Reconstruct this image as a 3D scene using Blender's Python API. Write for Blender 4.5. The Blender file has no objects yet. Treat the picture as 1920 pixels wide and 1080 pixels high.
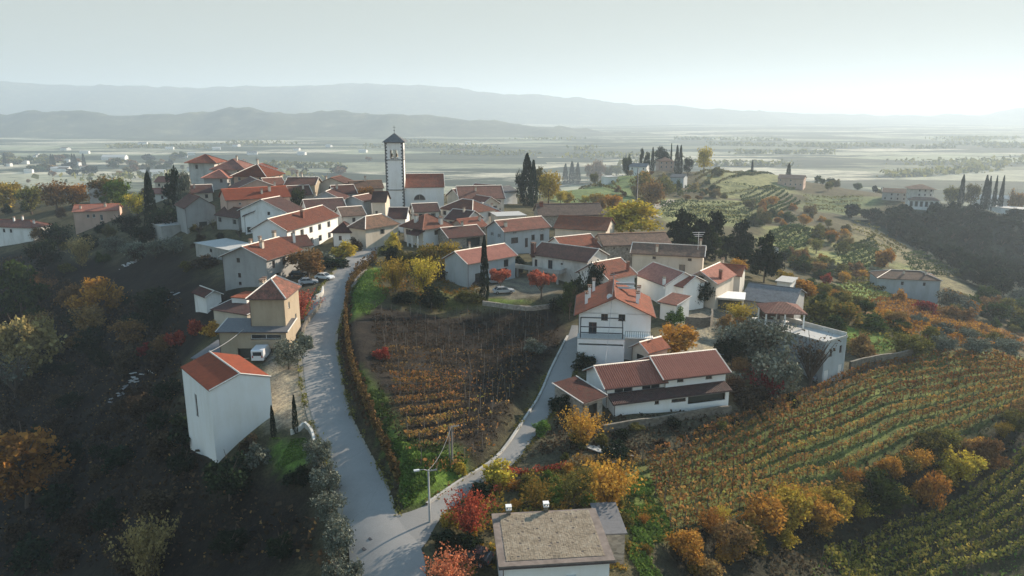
import bpy, math, random
import numpy as np
from mathutils import Vector, Matrix
random.seed(7); RNG=np.random.RandomState(7)
SC=bpy.context.scene; COL=SC.collection
# ------------------------------------------------------------------ camera, sky, sun, exposure
CZ=40.0; FPX=1400.0; PITCH=math.atan(335/1400)
cd=bpy.data.cameras.new('camera'); cam=bpy.data.objects.new('camera',cd); COL.objects.link(cam)
cd.sensor_width=36; cd.lens=36*FPX/1920; cd.clip_start=1; cd.clip_end=60000
cam.location=(0,0,CZ); cam.rotation_euler=(math.pi/2-PITCH,0,0); SC.camera=cam
SKY_BLEND=(3.05,3.2,2.95,.5,3.0,3.4,3.25)
SUN_AZ=math.radians(41); SUN_EL=math.radians(22)
w=bpy.data.worlds.new('World'); SC.world=w; w.use_nodes=True
nt=w.node_tree; bg=nt.nodes['Background']; sky=nt.nodes.new('ShaderNodeTexSky'); sky.sky_type='NISHITA'
sky.sun_disc=False; sky.sun_elevation=SUN_EL; sky.sun_rotation=math.pi/2-SUN_AZ; sky.air_density=1.0; sky.dust_density=0.2; sky.ozone_density=2.2
# added cap and flat pale blend even out the glow round the low sun
cap=nt.nodes.new('ShaderNodeMix'); cap.data_type='RGBA'; cap.blend_type='DARKEN'; cap.inputs[0].default_value=1; nt.links.new(sky.outputs[0],cap.inputs[6]); cap.inputs[7].default_value=(SKY_BLEND[0],SKY_BLEND[1],SKY_BLEND[2],1)
skyblend=nt.nodes.new('ShaderNodeMix'); skyblend.data_type='RGBA'; tcw=nt.nodes.new('ShaderNodeTexCoord'); sxw=nt.nodes.new('ShaderNodeSeparateXYZ'); nt.links.new(tcw.outputs['Generated'],sxw.inputs[0]); mrw=nt.nodes.new('ShaderNodeMapRange'); mrw.inputs[1].default_value=0; mrw.inputs[2].default_value=.45; mrw.inputs[3].default_value=.75; mrw.inputs[4].default_value=.0; nt.links.new(sxw.outputs[2],mrw.inputs[0]); nt.links.new(mrw.outputs[0],skyblend.inputs[0]); nt.links.new(cap.outputs[2],skyblend.inputs[6]); skyblend.inputs[7].default_value=(SKY_BLEND[4],SKY_BLEND[5],SKY_BLEND[6],1)
hi=nt.nodes.new('ShaderNodeMix'); hi.data_type='RGBA'; mrh=nt.nodes.new('ShaderNodeMapRange'); mrh.inputs[1].default_value=.2; mrh.inputs[2].default_value=.6; mrh.inputs[4].default_value=.75; nt.links.new(sxw.outputs[2],mrh.inputs[0]); nt.links.new(mrh.outputs[0],hi.inputs[0]); nt.links.new(skyblend.outputs[2],hi.inputs[6]); hi.inputs[7].default_value=(1.9,3.1,4.3,1)  # bluish zenith added above the view to brighten the shaded walls
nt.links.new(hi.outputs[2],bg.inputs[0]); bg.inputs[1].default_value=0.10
sd=bpy.data.lights.new('sun','SUN'); sd.energy=5.0; sd.angle=math.radians(.6); sd.color=(1,.85,.68)
sun=bpy.data.objects.new('sun',sd); COL.objects.link(sun)
S=Vector((math.cos(SUN_AZ)*math.cos(SUN_EL),math.sin(SUN_AZ)*math.cos(SUN_EL),math.sin(SUN_EL)))
sun.rotation_euler=S.to_track_quat('Z','Y').to_euler(); sun.location=(60,60,120)
vs=SC.view_settings; vs.view_transform='Standard'; vs.look='None'; vs.exposure=0.85; vs.gamma=1; vs.use_curve_mapping=False
SC.cycles.use_denoising=True; SC.cycles.max_bounces=8; SC.cycles.diffuse_bounces=3; SC.cycles.glossy_bounces=2; SC.cycles.transmission_bounces=4; SC.cycles.transparent_max_bounces=6; SC.cycles.volume_bounces=3
HAZE_DENSITY=2.0e-4
# ------------------------------------------------------------------ materials
MATS={}
def newmat(name):
    m=bpy.data.materials.new(name); m.use_nodes=True; MATS[name]=m
    return m,m.node_tree,m.node_tree.nodes['Principled BSDF']
def N(nt,t,**k):
    n=nt.nodes.new(t)
    for a,b in k.items():
        if a in n.inputs: n.inputs[a].default_value=b
        else: setattr(n,a,b)
    return n
def ramp(nt,stops):
    r=nt.nodes.new('ShaderNodeValToRGB'); e=r.color_ramp.elements
    while len(e)>1: e.remove(e[-1])
    e[0].position=stops[0][0]; e[0].color=(*stops[0][1],1)
    for p,c in stops[1:]:
        x=e.new(p); x.color=(*c,1)
    return r
def coords(nt,kind='Object',scale=(1,1,1)):
    tc=nt.nodes.new('ShaderNodeTexCoord'); mp=nt.nodes.new('ShaderNodeMapping'); mp.inputs['Scale'].default_value=scale
    nt.links.new(tc.outputs[kind],mp.inputs[0]); return mp.outputs[0]
def mixc(nt,fac,a,b,mode='MIX'):
    n=nt.nodes.new('ShaderNodeMix'); n.data_type='RGBA'; n.blend_type=mode
    for s,v in ((n.inputs[0],fac),(n.inputs[6],a),(n.inputs[7],b)):
        if isinstance(v,bpy.types.NodeSocket): nt.links.new(v,s)
        elif isinstance(v,(int,float)): s.default_value=v
        else: s.default_value=(*v,1)
    return n.outputs[2]
def bump(nt,b,h,strength=.4,dist=.05):
    n=nt.nodes.new('ShaderNodeBump'); n.inputs['Strength'].default_value=strength; n.inputs['Distance'].default_value=dist
    nt.links.new(h,n.inputs['Height']); nt.links.new(n.outputs[0],b.inputs['Normal'])
def plaster(name,c,dark=.78,rough=.9):
    m,nt,b=newmat(name); L=nt.links
    v=coords(nt,'Object',(.35,.35,.12)); n=N(nt,'ShaderNodeTexNoise',Scale=1.3,Detail=6.0,Roughness=.65); L.new(v,n.inputs[0])
    r=ramp(nt,[(.3,(dark,dark*.98,dark*.94)),(.55,(1,1,1))]); L.new(n.outputs[0],r.inputs[0])
    v2=coords(nt,'Object',(2.2,2.2,.25)); n2=N(nt,'ShaderNodeTexNoise',Scale=1.0,Detail=4.0); L.new(v2,n2.inputs[0])
    r2=ramp(nt,[(.3,(.96,.955,.94)),(.45,(1,1,1))]); L.new(n2.outputs[0],r2.inputs[0])
    o=mixc(nt,1.0,c,r.outputs[0],'MULTIPLY'); o=mixc(nt,.7,o,r2.outputs[0],'MULTIPLY')
    L.new(o,b.inputs['Base Color']); b.inputs['Roughness'].default_value=rough
    v3=coords(nt); n3=N(nt,'ShaderNodeTexNoise',Scale=9.0,Detail=5.0); L.new(v3,n3.inputs[0]); bump(nt,b,n3.outputs[0],.35,.03)
    return m
def stone(name,c):
    m,nt,b=newmat(name); L=nt.links
    v=coords(nt,'Object',(1,1,1.6)); n=N(nt,'ShaderNodeTexVoronoi',Scale=2.2); L.new(v,n.inputs[0])
    r=ramp(nt,[(0,tuple(x*.6 for x in c)),(1,tuple(min(1,x*1.35) for x in c))]); L.new(n.outputs['Color'],r.inputs[0])
    L.new(r.outputs[0],b.inputs['Base Color']); b.inputs['Roughness'].default_value=.95; bump(nt,b,n.outputs[0],.6,.08)
    return m
def tiles(name,a,b_,moss=.25,strength=1.0,rough=.85):
    # UV is in metres: u along the eave, v up the slope
    m,nt,b=newmat(name); L=nt.links
    tc=nt.nodes.new('ShaderNodeTexCoord'); mp=nt.nodes.new('ShaderNodeMapping'); mp.inputs['Scale'].default_value=(1/.27,1/.38,1); L.new(tc.outputs['UV'],mp.inputs[0])
    fl=nt.nodes.new('ShaderNodeVectorMath'); fl.operation='FLOOR'; L.new(mp.outputs[0],fl.inputs[0])
    wn=nt.nodes.new('ShaderNodeTexWhiteNoise'); wn.noise_dimensions='2D'; L.new(fl.outputs[0],wn.inputs[0])
    n=N(nt,'ShaderNodeTexNoise',Scale=.55,Detail=7.0,Roughness=.7); L.new(tc.outputs['UV'],n.inputs[0])
    ad=nt.nodes.new('ShaderNodeMath'); ad.operation='MULTIPLY_ADD'; ad.inputs[1].default_value=.45; L.new(wn.outputs[0],ad.inputs[0])
    m2=nt.nodes.new('ShaderNodeMath'); m2.operation='MULTIPLY_ADD'; m2.inputs[1].default_value=1.5; m2.inputs[2].default_value=-.48; L.new(n.outputs[0],m2.inputs[0]); L.new(m2.outputs[0],ad.inputs[2])
    r=ramp(nt,[(0,b_),(.5,tuple((x+y)/2 for x,y in zip(a,b_))),(1,a)]); L.new(ad.outputs[0],r.inputs[0])
    n4=N(nt,'ShaderNodeTexNoise',Scale=.9,Detail=8.0,Roughness=.75); mp4=nt.nodes.new('ShaderNodeMapping'); mp4.inputs['Location'].default_value=(31,7,3); L.new(tc.outputs['UV'],mp4.inputs[0]); L.new(mp4.outputs[0],n4.inputs[0])
    r4=ramp(nt,[(.5,(0,0,0)),(.68,(moss*1.6,)*3)]); L.new(n4.outputs[0],r4.inputs[0])
    o=mixc(nt,r4.outputs[0],r.outputs[0],(.075,.07,.055)); oi=nt.nodes.new('ShaderNodeObjectInfo'); hs=nt.nodes.new('ShaderNodeHueSaturation'); hv=nt.nodes.new('ShaderNodeMapRange'); hv.inputs[3].default_value=.62; hv.inputs[4].default_value=1.15; L.new(oi.outputs['Random'],hv.inputs[0]); L.new(hv.outputs[0],hs.inputs['Value'])
    h2=nt.nodes.new('ShaderNodeMath'); h2.operation='MULTIPLY'; h2.inputs[1].default_value=7.3; L.new(oi.outputs['Random'],h2.inputs[0]); h3=nt.nodes.new('ShaderNodeMath'); h3.operation='FRACT'; L.new(h2.outputs[0],h3.inputs[0]); h4=nt.nodes.new('ShaderNodeMapRange'); h4.inputs[3].default_value=.82; h4.inputs[4].default_value=1.15; L.new(h3.outputs[0],h4.inputs[0]); L.new(h4.outputs[0],hs.inputs['Saturation'])
    L.new(o,hs.inputs['Color']); o=hs.outputs[0]; L.new(o,b.inputs['Base Color']); b.inputs['Roughness'].default_value=rough; b.inputs['Specular IOR Level'].default_value=.12
    sx=nt.nodes.new('ShaderNodeSeparateXYZ'); L.new(mp.outputs[0],sx.inputs[0])
    si=nt.nodes.new('ShaderNodeMath'); si.operation='MULTIPLY'; si.inputs[1].default_value=2*math.pi; L.new(sx.outputs[0],si.inputs[0])
    sn=nt.nodes.new('ShaderNodeMath'); sn.operation='SINE'; L.new(si.outputs[0],sn.inputs[0])
    fr=nt.nodes.new('ShaderNodeMath'); fr.operation='FRACT'; L.new(sx.outputs[1],fr.inputs[0])
    sm=nt.nodes.new('ShaderNodeMath'); sm.operation='MULTIPLY_ADD'; sm.inputs[1].default_value=-.5; L.new(fr.outputs[0],sm.inputs[0]); L.new(sn.outputs[0],sm.inputs[2])
    ad2=nt.nodes.new('ShaderNodeMath'); ad2.operation='ADD'; L.new(sm.outputs[0],ad2.inputs[0]); L.new(wn.outputs[0],ad2.inputs[1])
    bump(nt,b,ad2.outputs[0],.75*strength,.05)
    return m
def plain(name,c,rough=.8,metal=0,var=.15,sc=3.0):
    m,nt,b=newmat(name); L=nt.links
    n=N(nt,'ShaderNodeTexNoise',Scale=sc,Detail=5.0); L.new(coords(nt),n.inputs[0])
    r=ramp(nt,[(.3,tuple(x*(1-var) for x in c)),(.7,tuple(min(1,x*(1+var)) for x in c))]); L.new(n.outputs[0],r.inputs[0]); L.new(r.outputs[0],b.inputs['Base Color'])
    b.inputs['Roughness'].default_value=rough; b.inputs['Metallic'].default_value=metal; return m
def leaf(name,cols,trans=.25,sc=.6):
    m,nt,b=newmat(name); L=nt.links
    geo=nt.nodes.new('ShaderNodeNewGeometry'); oi=nt.nodes.new('ShaderNodeObjectInfo')
    n=N(nt,'ShaderNodeTexNoise',Scale=sc,Detail=3.0); L.new(coords(nt),n.inputs[0])
    a=nt.nodes.new('ShaderNodeMath'); a.operation='MULTIPLY_ADD'; a.inputs[1].default_value=.75; L.new(geo.outputs['Random Per Island'],a.inputs[0])
    mm=nt.nodes.new('ShaderNodeMath'); mm.operation='MULTIPLY_ADD'; mm.inputs[1].default_value=1.1; mm.inputs[2].default_value=-.42; L.new(n.outputs[0],mm.inputs[0]); L.new(mm.outputs[0],a.inputs[2])
    k=len(cols)-1; r=ramp(nt,[(i/k,c) for i,c in enumerate(cols)]); L.new(a.outputs[0],r.inputs[0])
    hs=nt.nodes.new('ShaderNodeHueSaturation'); L.new(r.outputs[0],hs.inputs['Color'])
    hv=nt.nodes.new('ShaderNodeMapRange'); hv.inputs[3].default_value=.7; hv.inputs[4].default_value=1.25; L.new(oi.outputs['Random'],hv.inputs[0]); L.new(hv.outputs[0],hs.inputs['Value'])
    hh=nt.nodes.new('ShaderNodeMapRange'); hh.inputs[3].default_value=.488; hh.inputs[4].default_value=.512; L.new(oi.outputs['Random'],hh.inputs[0]); L.new(hh.outputs[0],hs.inputs['Hue'])
    d=nt.nodes.new('ShaderNodeBsdfDiffuse'); t=nt.nodes.new('ShaderNodeBsdfTranslucent'); L.new(hs.outputs[0],d.inputs[0]); L.new(hs.outputs[0],t.inputs[0])
    mx=nt.nodes.new('ShaderNodeMixShader'); mx.inputs[0].default_value=trans; L.new(d.outputs[0],mx.inputs[1]); L.new(t.outputs[0],mx.inputs[2])
    nt.nodes.remove(b); L.new(mx.outputs[0],nt.nodes['Material Output'].inputs[0]); return m
plaster('white',(.78,.77,.74)); plaster('cream',(.62,.55,.45)); plaster('salmon',(.58,.40,.31)); plaster('ochre',(.38,.31,.22)); plaster('grey',(.36,.36,.35)); plaster('bluegrey',(.42,.46,.48)); plaster('pale',(.62,.60,.55),.6)
plaster('concrete',(.42,.41,.38),.55); plaster('brightwhite',(.85,.84,.81),.92); stone('stone',(.34,.30,.25)); stone('drystone',(.16,.14,.11))
tiles('roof_red',(.31,.105,.062),(.14,.055,.04),.35)
tiles('roof_mottled',(.40,.17,.12),(.10,.06,.05),.5); tiles('roof_brown',(.25,.10,.062),(.11,.05,.038),.35); tiles('roof_dark',(.12,.05,.04),(.05,.028,.026),.4); tiles('roof_old',(.27,.165,.115),(.12,.08,.062),.6)
tiles('roof_pink',(.46,.17,.11),(.25,.09,.06),.15); tiles('roof_bright',(.36,.115,.07),(.22,.072,.05),.12,.6); tiles('roof_grey',(.20,.20,.20),(.12,.12,.125),.3,.4)
plain('trim_white',(.8,.79,.76),.8); plain('mortar',(.66,.62,.56),.9); plain('frame_brown',(.10,.06,.04),.6); plain('frame_white',(.7,.7,.68),.6); plain('shutter_dark',(.05,.055,.045),.7); plain('gutter_brown',(.07,.04,.03),.5); plain('bark',(.10,.075,.055),.95); plain('wood_post',(.15,.13,.11),.9); plaster('pale_tower',(.80,.80,.78),.85); plain('wood_dark',(.10,.085,.065),.9); plain('metal_grey',(.32,.33,.34),.45,.6); plain('iron_dark',(.03,.03,.035),.6); plain('roof_metal',(.28,.08,.06),.6); plain('slab_pale',(.42,.42,.40),.9); plain('cable_grey',(.3,.3,.3),.6); plain('rubber',(.02,.02,.02),.9); plain('lamp_glassy',(.6,.62,.62),.2); plain('door_blue',(.10,.15,.22),.6); plain('roof_slate',(.13,.13,.135),.8); plain('bronze',(.12,.09,.05),.4,.8);plain('awning_red',(.35,.05,.04),.8)
m,nt,b=newmat('glass'); b.inputs['Base Color'].default_value=(.025,.03,.035,1); b.inputs['Roughness'].default_value=.12
m,nt,b=newmat('carglass'); b.inputs['Base Color'].default_value=(.02,.025,.03,1); b.inputs['Roughness'].default_value=.08
for nme,c in (('car_white',(.75,.76,.77)),('car_silver',(.42,.45,.48)),('car_blue',(.16,.32,.40)),('car_black',(.02,.02,.022)),('car_grey',(.25,.27,.29))):
    m,nt,b=newmat(nme); b.inputs['Base Color'].default_value=(*c,1); b.inputs['Roughness'].default_value=.25; b.inputs['Coat Weight'].default_value=.6
plain('roof_old_slab',(.19,.15,.125),.9,0,.3,1.2)
leaf('leaf_yellow',[(.16,.13,.03),(.42,.31,.05),(.62,.46,.07)]); leaf('leaf_olive',[(.05,.055,.02),(.15,.14,.04),(.28,.24,.06)]); leaf('leaf_green',[(.02,.035,.014),(.05,.08,.025),(.10,.13,.035)])
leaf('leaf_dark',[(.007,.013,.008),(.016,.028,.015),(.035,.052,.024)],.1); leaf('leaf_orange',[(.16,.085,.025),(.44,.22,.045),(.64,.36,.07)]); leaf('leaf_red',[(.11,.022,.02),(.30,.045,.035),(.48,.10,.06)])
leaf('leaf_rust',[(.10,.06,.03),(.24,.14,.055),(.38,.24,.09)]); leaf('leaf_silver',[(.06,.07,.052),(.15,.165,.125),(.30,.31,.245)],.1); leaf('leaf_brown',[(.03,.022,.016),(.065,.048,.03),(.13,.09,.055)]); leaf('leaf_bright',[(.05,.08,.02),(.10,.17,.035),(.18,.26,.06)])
leaf('leaf_straw',[(.13,.10,.045),(.30,.23,.09),(.46,.36,.15)]); leaf('leaf_pink',[(.24,.07,.045),(.50,.14,.08),(.66,.26,.15)]); leaf('leaf_mixed',[(.05,.07,.02),(.22,.17,.04),(.48,.24,.05)]); leaf('vine_autumn',[(.05,.06,.02),(.22,.16,.05),(.42,.19,.07),(.44,.24,.08),(.36,.33,.08)],.3,.2); leaf('vine_green',[(.07,.09,.02),(.22,.21,.05),(.44,.34,.09)],.3,.2); leaf('vine_dry',[(.04,.026,.017),(.08,.048,.028),(.15,.085,.04)],.1,.3); leaf('hedge',[(.04,.035,.02),(.15,.10,.04),(.36,.23,.08)],.2,.5)
# ------------------------------------------------------------------ pixel rays
cp,sp=math.cos(PITCH),math.sin(PITCH)
def ray(px,py):
    a=px-960; b=540-py
    return np.array((a,FPX*cp+b*sp,-FPX*sp+b*cp))/FPX     # z-depth 1
def at(px,py,z):
    d=ray(px,py); t=(z-CZ)/d[2]; return np.array((0,0,CZ))+d*t
# ------------------------------------------------------------------ terrain
CP=[ # px,py,z on the ground
(715,1060,-3),(690,980,-2.5),(640,850,-1),(600,770,0),(595,680,1),(600,600,2),(625,520,3),(670,470,4),(695,430,5.5),(700,405,6),
(830,930,-2.8),(940,840,-2.2),(1000,770,-1.5),(1060,680,-.5),(1078,640,.5),(760,955,-2.6),
(750,850,-2.6),(850,850,-4.4),(800,740,-4.0),(700,700,-.8),(900,740,-5.0),(950,650,-3.8),(850,640,-3.2),(720,600,.2),(860,590,-1.8),(1030,600,-1.8),(990,700,-3.6),
(900,566,1.6),(800,555,2.2),(1000,562,1.4),(960,545,1.7),(1080,560,1.2),
(500,680,0),(540,750,-.6),(440,700,-1.2),(560,640,.6),(500,610,1),(410,845,-3.6),(340,720,-4),(490,790,-2),(560,870,-2.4),
(200,760,-19),(100,880,-27),(200,1000,-23),(350,1060,-15),(430,960,-9),(560,1000,-6),(600,940,-4),(300,860,-12),(0,1080,-32),(0,760,-27),(100,640,-21),(250,640,-12),(340,600,-5),(340,500,-1),(200,520,-9),(100,480,-11),(0,500,-14),(175,435,-4),(40,472,-8),(270,430,-2),(0,380,-12),(120,370,-8),(250,360,0),
(430,350,12),(370,345,12),(520,345,11),(480,412,8),(380,412,6),(560,455,5),(640,400,7),(600,360,9),(450,540,1.5),(400,470,2),(600,440,5.5),
(740,394,6),(800,390,6),(880,400,5),(900,425,4),(960,465,3),(1020,470,2.6),(1100,520,1.5),(860,450,4),(780,455,4.5),(750,430,5),(940,380,4),(1080,405,3),(1140,440,2),(1200,560,0.3),(1230,640,-.4),(1300,560,-1),(1200,500,.6),(1250,455,1),(1310,500,-.5),(1400,560,-3.5),(1450,620,-4.5),(1310,640,-2),(1380,680,-4.2),(1250,795,-4.4),(1130,780,-3.4),(1100,700,-1.5),(1060,800,-3.2),
(1560,700,-8.5),(1620,650,-8.5),(1500,720,-8),(1560,560,-12),(1480,530,-8),
(1000,900,-3.6),(900,1000,-4),(850,1070,-4.5),(1180,1000,-6),(1040,1100,-5),(1150,880,-5),(1200,900,-6),(1300,850,-7.5),(1420,800,-7),(1900,680,-12),(1750,665,-10),(1900,760,-15),(1700,800,-12.5),(1500,820,-9.5),(1250,990,-7.5),(1450,930,-11),(1640,890,-14.5),(1900,900,-21),(1500,1010,-17),(1300,1070,-12),(1900,1080,-29),(1650,1080,-25),(1360,772,-4.3),(1300,784,-4.3),
(1600,580,-18),(1700,555,-27),(1850,600,-30),(1900,560,-37),(1620,500,-24),(1620,430,-24),(1720,500,-29),(1780,520,-33),(1500,400,-19),(1520,450,-20),(1450,440,-18),(1700,455,-34),(1800,480,-44),(1900,500,-50),(1750,400,-26),(1880,400,-28),(1620,390,-27),(1350,440,-13),(1380,500,-9),
(1300,350,-12),(1250,390,-13),(1230,312,0),(1100,350,-4),(1050,380,-3),(1160,330,-3),(1400,400,-18),(1500,365,-21),(1500,345,-24),(1330,325,-9),(1400,325,-14),(1560,352,-30),(980,370,1),(870,370,3),
]
W=[tuple(at(px,py,z)) for px,py,z in CP]
W+=[(-330,330,-45),(-420,180,-75),(-220,100,-62),(-160,30,-50),(-60,0,-30),(0,0,-14),(60,0,-24),(140,20,-55),(250,100,-62),(330,250,-62),
(-260,440,-60),(-150,470,-42),(-60,460,-35),(0,560,-50),(60,750,-70),(160,800,-60),(300,850,-75),(420,700,-60),(500,500,-75),(600,300,-90),(-150,700,-100),(-400,600,-100),
(0,1000,-105),(300,1200,-110),(600,1000,-110),(800,600,-110),(-700,400,-110),(-700,0,-110),(-300,-200,-90),(300,-200,-90),(800,0,-110),(-600,1000,-110)]
W=np.array(W,float); n_=len(W); CC=6.0
def phi(r2): return np.sqrt(r2+CC*CC)
d2=((W[:,None,:2]-W[None,:,:2])**2).sum(2); K=phi(d2)-0*np.eye(n_)
K[np.arange(n_),np.arange(n_)]-= .0
# light smoothing (ridge) keeps the ground free of dimples
A_=np.zeros((n_+3,n_+3)); A_[:n_,:n_]=-K+np.eye(n_)*4.0*1.0; A_[:n_,n_:]=np.c_[np.ones(n_),W[:,:2]]; A_[n_:,:n_]=A_[:n_,n_:].T
sol=np.linalg.solve(A_,np.r_[W[:,2],0,0,0])
def h_rbf(x,y):
    x=np.asarray(x,float).ravel(); y=np.asarray(y,float).ravel(); out=np.empty(len(x))
    for s in range(0,len(x),20000):
        X=x[s:s+20000]; Y=y[s:s+20000]
        P=-phi((X[:,None]-W[None,:,0])**2+(Y[:,None]-W[None,:,1])**2)
        out[s:s+20000]=P@sol[:n_]+sol[n_]+sol[n_+1]*X+sol[n_+2]*Y
    return out
PLAIN=-72.0
def sstep(a,b,x):
    t=np.clip((x-a)/(b-a),0,1); return t*t*(3-2*t)
def h_base(x,y):
    x=np.asarray(x,float); y=np.asarray(y,float); sh=x.shape; h=h_rbf(x,y).reshape(sh)
    r=np.sqrt((x-60)**2+(y-350)**2); k=sstep(560,900,r); h=h*(1-k)+PLAIN*k
    return np.maximum(h,PLAIN-.0)
def axis(segs):
    out=[]
    for a,b,st in segs: out+=list(np.arange(a,b,st))
    return np.array(out)
gx=axis([(-14000,-3000,1000),(-3000,-900,150),(-900,-320,20),(-320,-150,5),(-150,180,1.15),(180,420,4),(420,900,20),(900,3000,150),(3000,14001,1000)])
gy=axis([(-800,-60,60),(-60,40,6),(40,300,1.25),(300,620,3.5),(620,1100,16),(1100,3000,100),(3000,19001,800)])
GX,GY=np.meshgrid(gx,gy); GH=h_base(GX,GY)
def H0(x,y):
    x=np.asarray(x,float); y=np.asarray(y,float)
    i=np.clip(np.searchsorted(gx,x)-1,0,len(gx)-2); j=np.clip(np.searchsorted(gy,y)-1,0,len(gy)-2)
    u=(x-gx[i])/(gx[i+1]-gx[i]); v=(y-gy[j])/(gy[j+1]-gy[j])
    return GH[j,i]*(1-u)*(1-v)+GH[j,i+1]*u*(1-v)+GH[j+1,i]*(1-u)*v+GH[j+1,i+1]*u*v
TS=np.geomspace(35,9000,1400)
def G(px,py,off=0.0):
    d=ray(px,py); P=TS[:,None]*d; zz=P[:,2]+CZ; hh=H0(P[:,0],P[:,1])+off
    k=np.nonzero(zz<hh)[0]
    if len(k)==0: t=TS[-1]
    else:
        k=k[0]
        if k==0: t=TS[0]
        else:
            a,b=TS[k-1],TS[k]; fa=zz[k-1]-hh[k-1]; fb=zz[k]-hh[k]; t=a+(b-a)*fa/(fa-fb)
    p=d*t; p[2]+=CZ; return p
def Gxy(px,py): return G(px,py)[:2]
def poly_dist(X,Y,poly):
    """signed distance (positive inside)"""
    P=np.array(poly); d=np.full(X.shape,1e9); ins=np.zeros(X.shape,bool)
    for k in range(len(P)):
        a=P[k]; b=P[(k+1)%len(P)]; e=b-a; t=np.clip(((X-a[0])*e[0]+(Y-a[1])*e[1])/(e@e+1e-9),0,1)
        d=np.minimum(d,np.hypot(X-a[0]-t*e[0],Y-a[1]-t*e[1]))
        c=((a[1]>Y)!=(b[1]>Y)); 
        with np.errstate(divide='ignore',invalid='ignore'):
            xi=(b[0]-a[0])*(Y-a[1])/(b[1]-a[1])+a[0]
        ins^=c&(X<xi)
    return np.where(ins,d,-d)
def line_dist(X,Y,pl):
    P=np.array(pl); d=np.full(X.shape,1e9)
    for a,b in zip(P[:-1],P[1:]):
        e=b-a; t=np.clip(((X-a[0])*e[0]+(Y-a[1])*e[1])/(e@e+1e-9),0,1); d=np.minimum(d,np.hypot(X-a[0]-t*e[0],Y-a[1]-t*e[1]))
    return d
def smooth_line(pts,step=2.0):
    P=np.array(pts,float); out=[]
    for k in range(len(P)-1):
        p0=P[max(k-1,0)];p1=P[k];p2=P[k+1];p3=P[min(k+2,len(P)-1)]; n=max(2,int(np.linalg.norm(p2-p1)/step))
        for t in np.arange(n)/n:
            out.append(.5*((2*p1)+(-p0+p2)*t+(2*p0-5*p1+4*p2-p3)*t*t+(-p0+3*p1-3*p2+p3)*t**3))
    out.append(P[-1]); return np.array(out)
# road edges in the picture (left edge, right edge) -> world
RL=[(655,1100),(655,1040),(648,985),(628,900),(600,820),(582,770),(570,700),(568,640),(580,590),(600,552),(628,515),(655,480),(672,455),(684,430),(686,412)]
RR=[(800,1100),(790,1030),(742,968),(718,900),(680,830),(652,770),(636,700),(628,640),(636,600),(646,560),(668,525),(694,492),(708,465),(722,440),(728,412)]
QL=[(742,968),(800,948),(870,900),(930,860),(972,805),(1005,755),(1030,700),(1052,655),(1064,632),(1072,610)]
QR=[(790,1030),(830,968),(900,915),(965,868),(1000,822),(1040,765),(1068,715),(1086,665),(1090,640),(1094,612)]
RLw=[Gxy(*p) for p in RL]; RRw=[Gxy(*p) for p in RR]; QLw=[Gxy(*p) for p in QL]; QRw=[Gxy(*p) for p in QR]
# raised vineyard island between the two roads: a planted bank rises from the kerb
isl=[Gxy(*p) for p in RR[2:11]]+[Gxy(700,520),Gxy(800,545),Gxy(1040,575)]+[Gxy(*p) for p in QL[::-1][1:-1]]
near=(GX>-120)&(GX<120)&(GY>40)&(GY<260)
sdm=np.zeros(GX.shape); sdm[near]=poly_dist(GX[near],GY[near],isl)
dR=np.full(GX.shape,99.); dR[near]=line_dist(GX[near],GY[near],RRw[2:11])
dQ=np.full(GX.shape,99.); dQ[near]=line_dist(GX[near],GY[near],QLw)
GH=GH+2.7*sstep(.3,3.4,np.minimum(sdm,dR))*sstep(.2,1.0,sdm)*np.clip(1-(dR-7)/45,0.25,1)*(sdm>0)
# parking terrace edge above the vineyard
ter=[Gxy(840,560),Gxy(900,563),Gxy(960,572),Gxy(1040,568),Gxy(1060,540),Gxy(1000,515),Gxy(880,520)]
sd2=np.full(GX.shape,-99.); sd2[near]=poly_dist(GX[near],GY[near],ter)
zt=float(H0(*Gxy(950,545))); k=sstep(-1.5,.8,sd2); GH=GH*(1-k)+(zt+.3)*k
# gentle small-scale relief near the camera
def vnoise(X,Y,s,seed):
    r=np.random.RandomState(seed); T=r.rand(64,64); x=X/s; y=Y/s; i=np.floor(x).astype(int); j=np.floor(y).astype(int); u=x-i; v=y-j; u=u*u*(3-2*u); v=v*v*(3-2*v)
    return (T[j%64,i%64]*(1-u)*(1-v)+T[j%64,(i+1)%64]*u*(1-v)+T[(j+1)%64,i%64]*(1-u)*v+T[(j+1)%64,(i+1)%64]*u*v)-.5
rd=np.full(GX.shape,99.)
mid=lambda a,b:[(p+q)/2 for p,q in zip(a,b)]
rd[near]=np.minimum(line_dist(GX[near],GY[near],mid(RLw,RRw)),line_dist(GX[near],GY[near],mid(QLw,QRw)))
amp=sstep(5,12,rd)*np.clip((GH-PLAIN)/20,0,1)
GH=GH+amp*(vnoise(GX,GY,9,1)*.7+vnoise(GX,GY,3.5,2)*.3)+np.clip((GH-PLAIN)/30,0,1)*sstep(300,380,GY)*vnoise(GX,GY,45,3)*5
def H(x,y): return float(H0(x,y))
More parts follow.
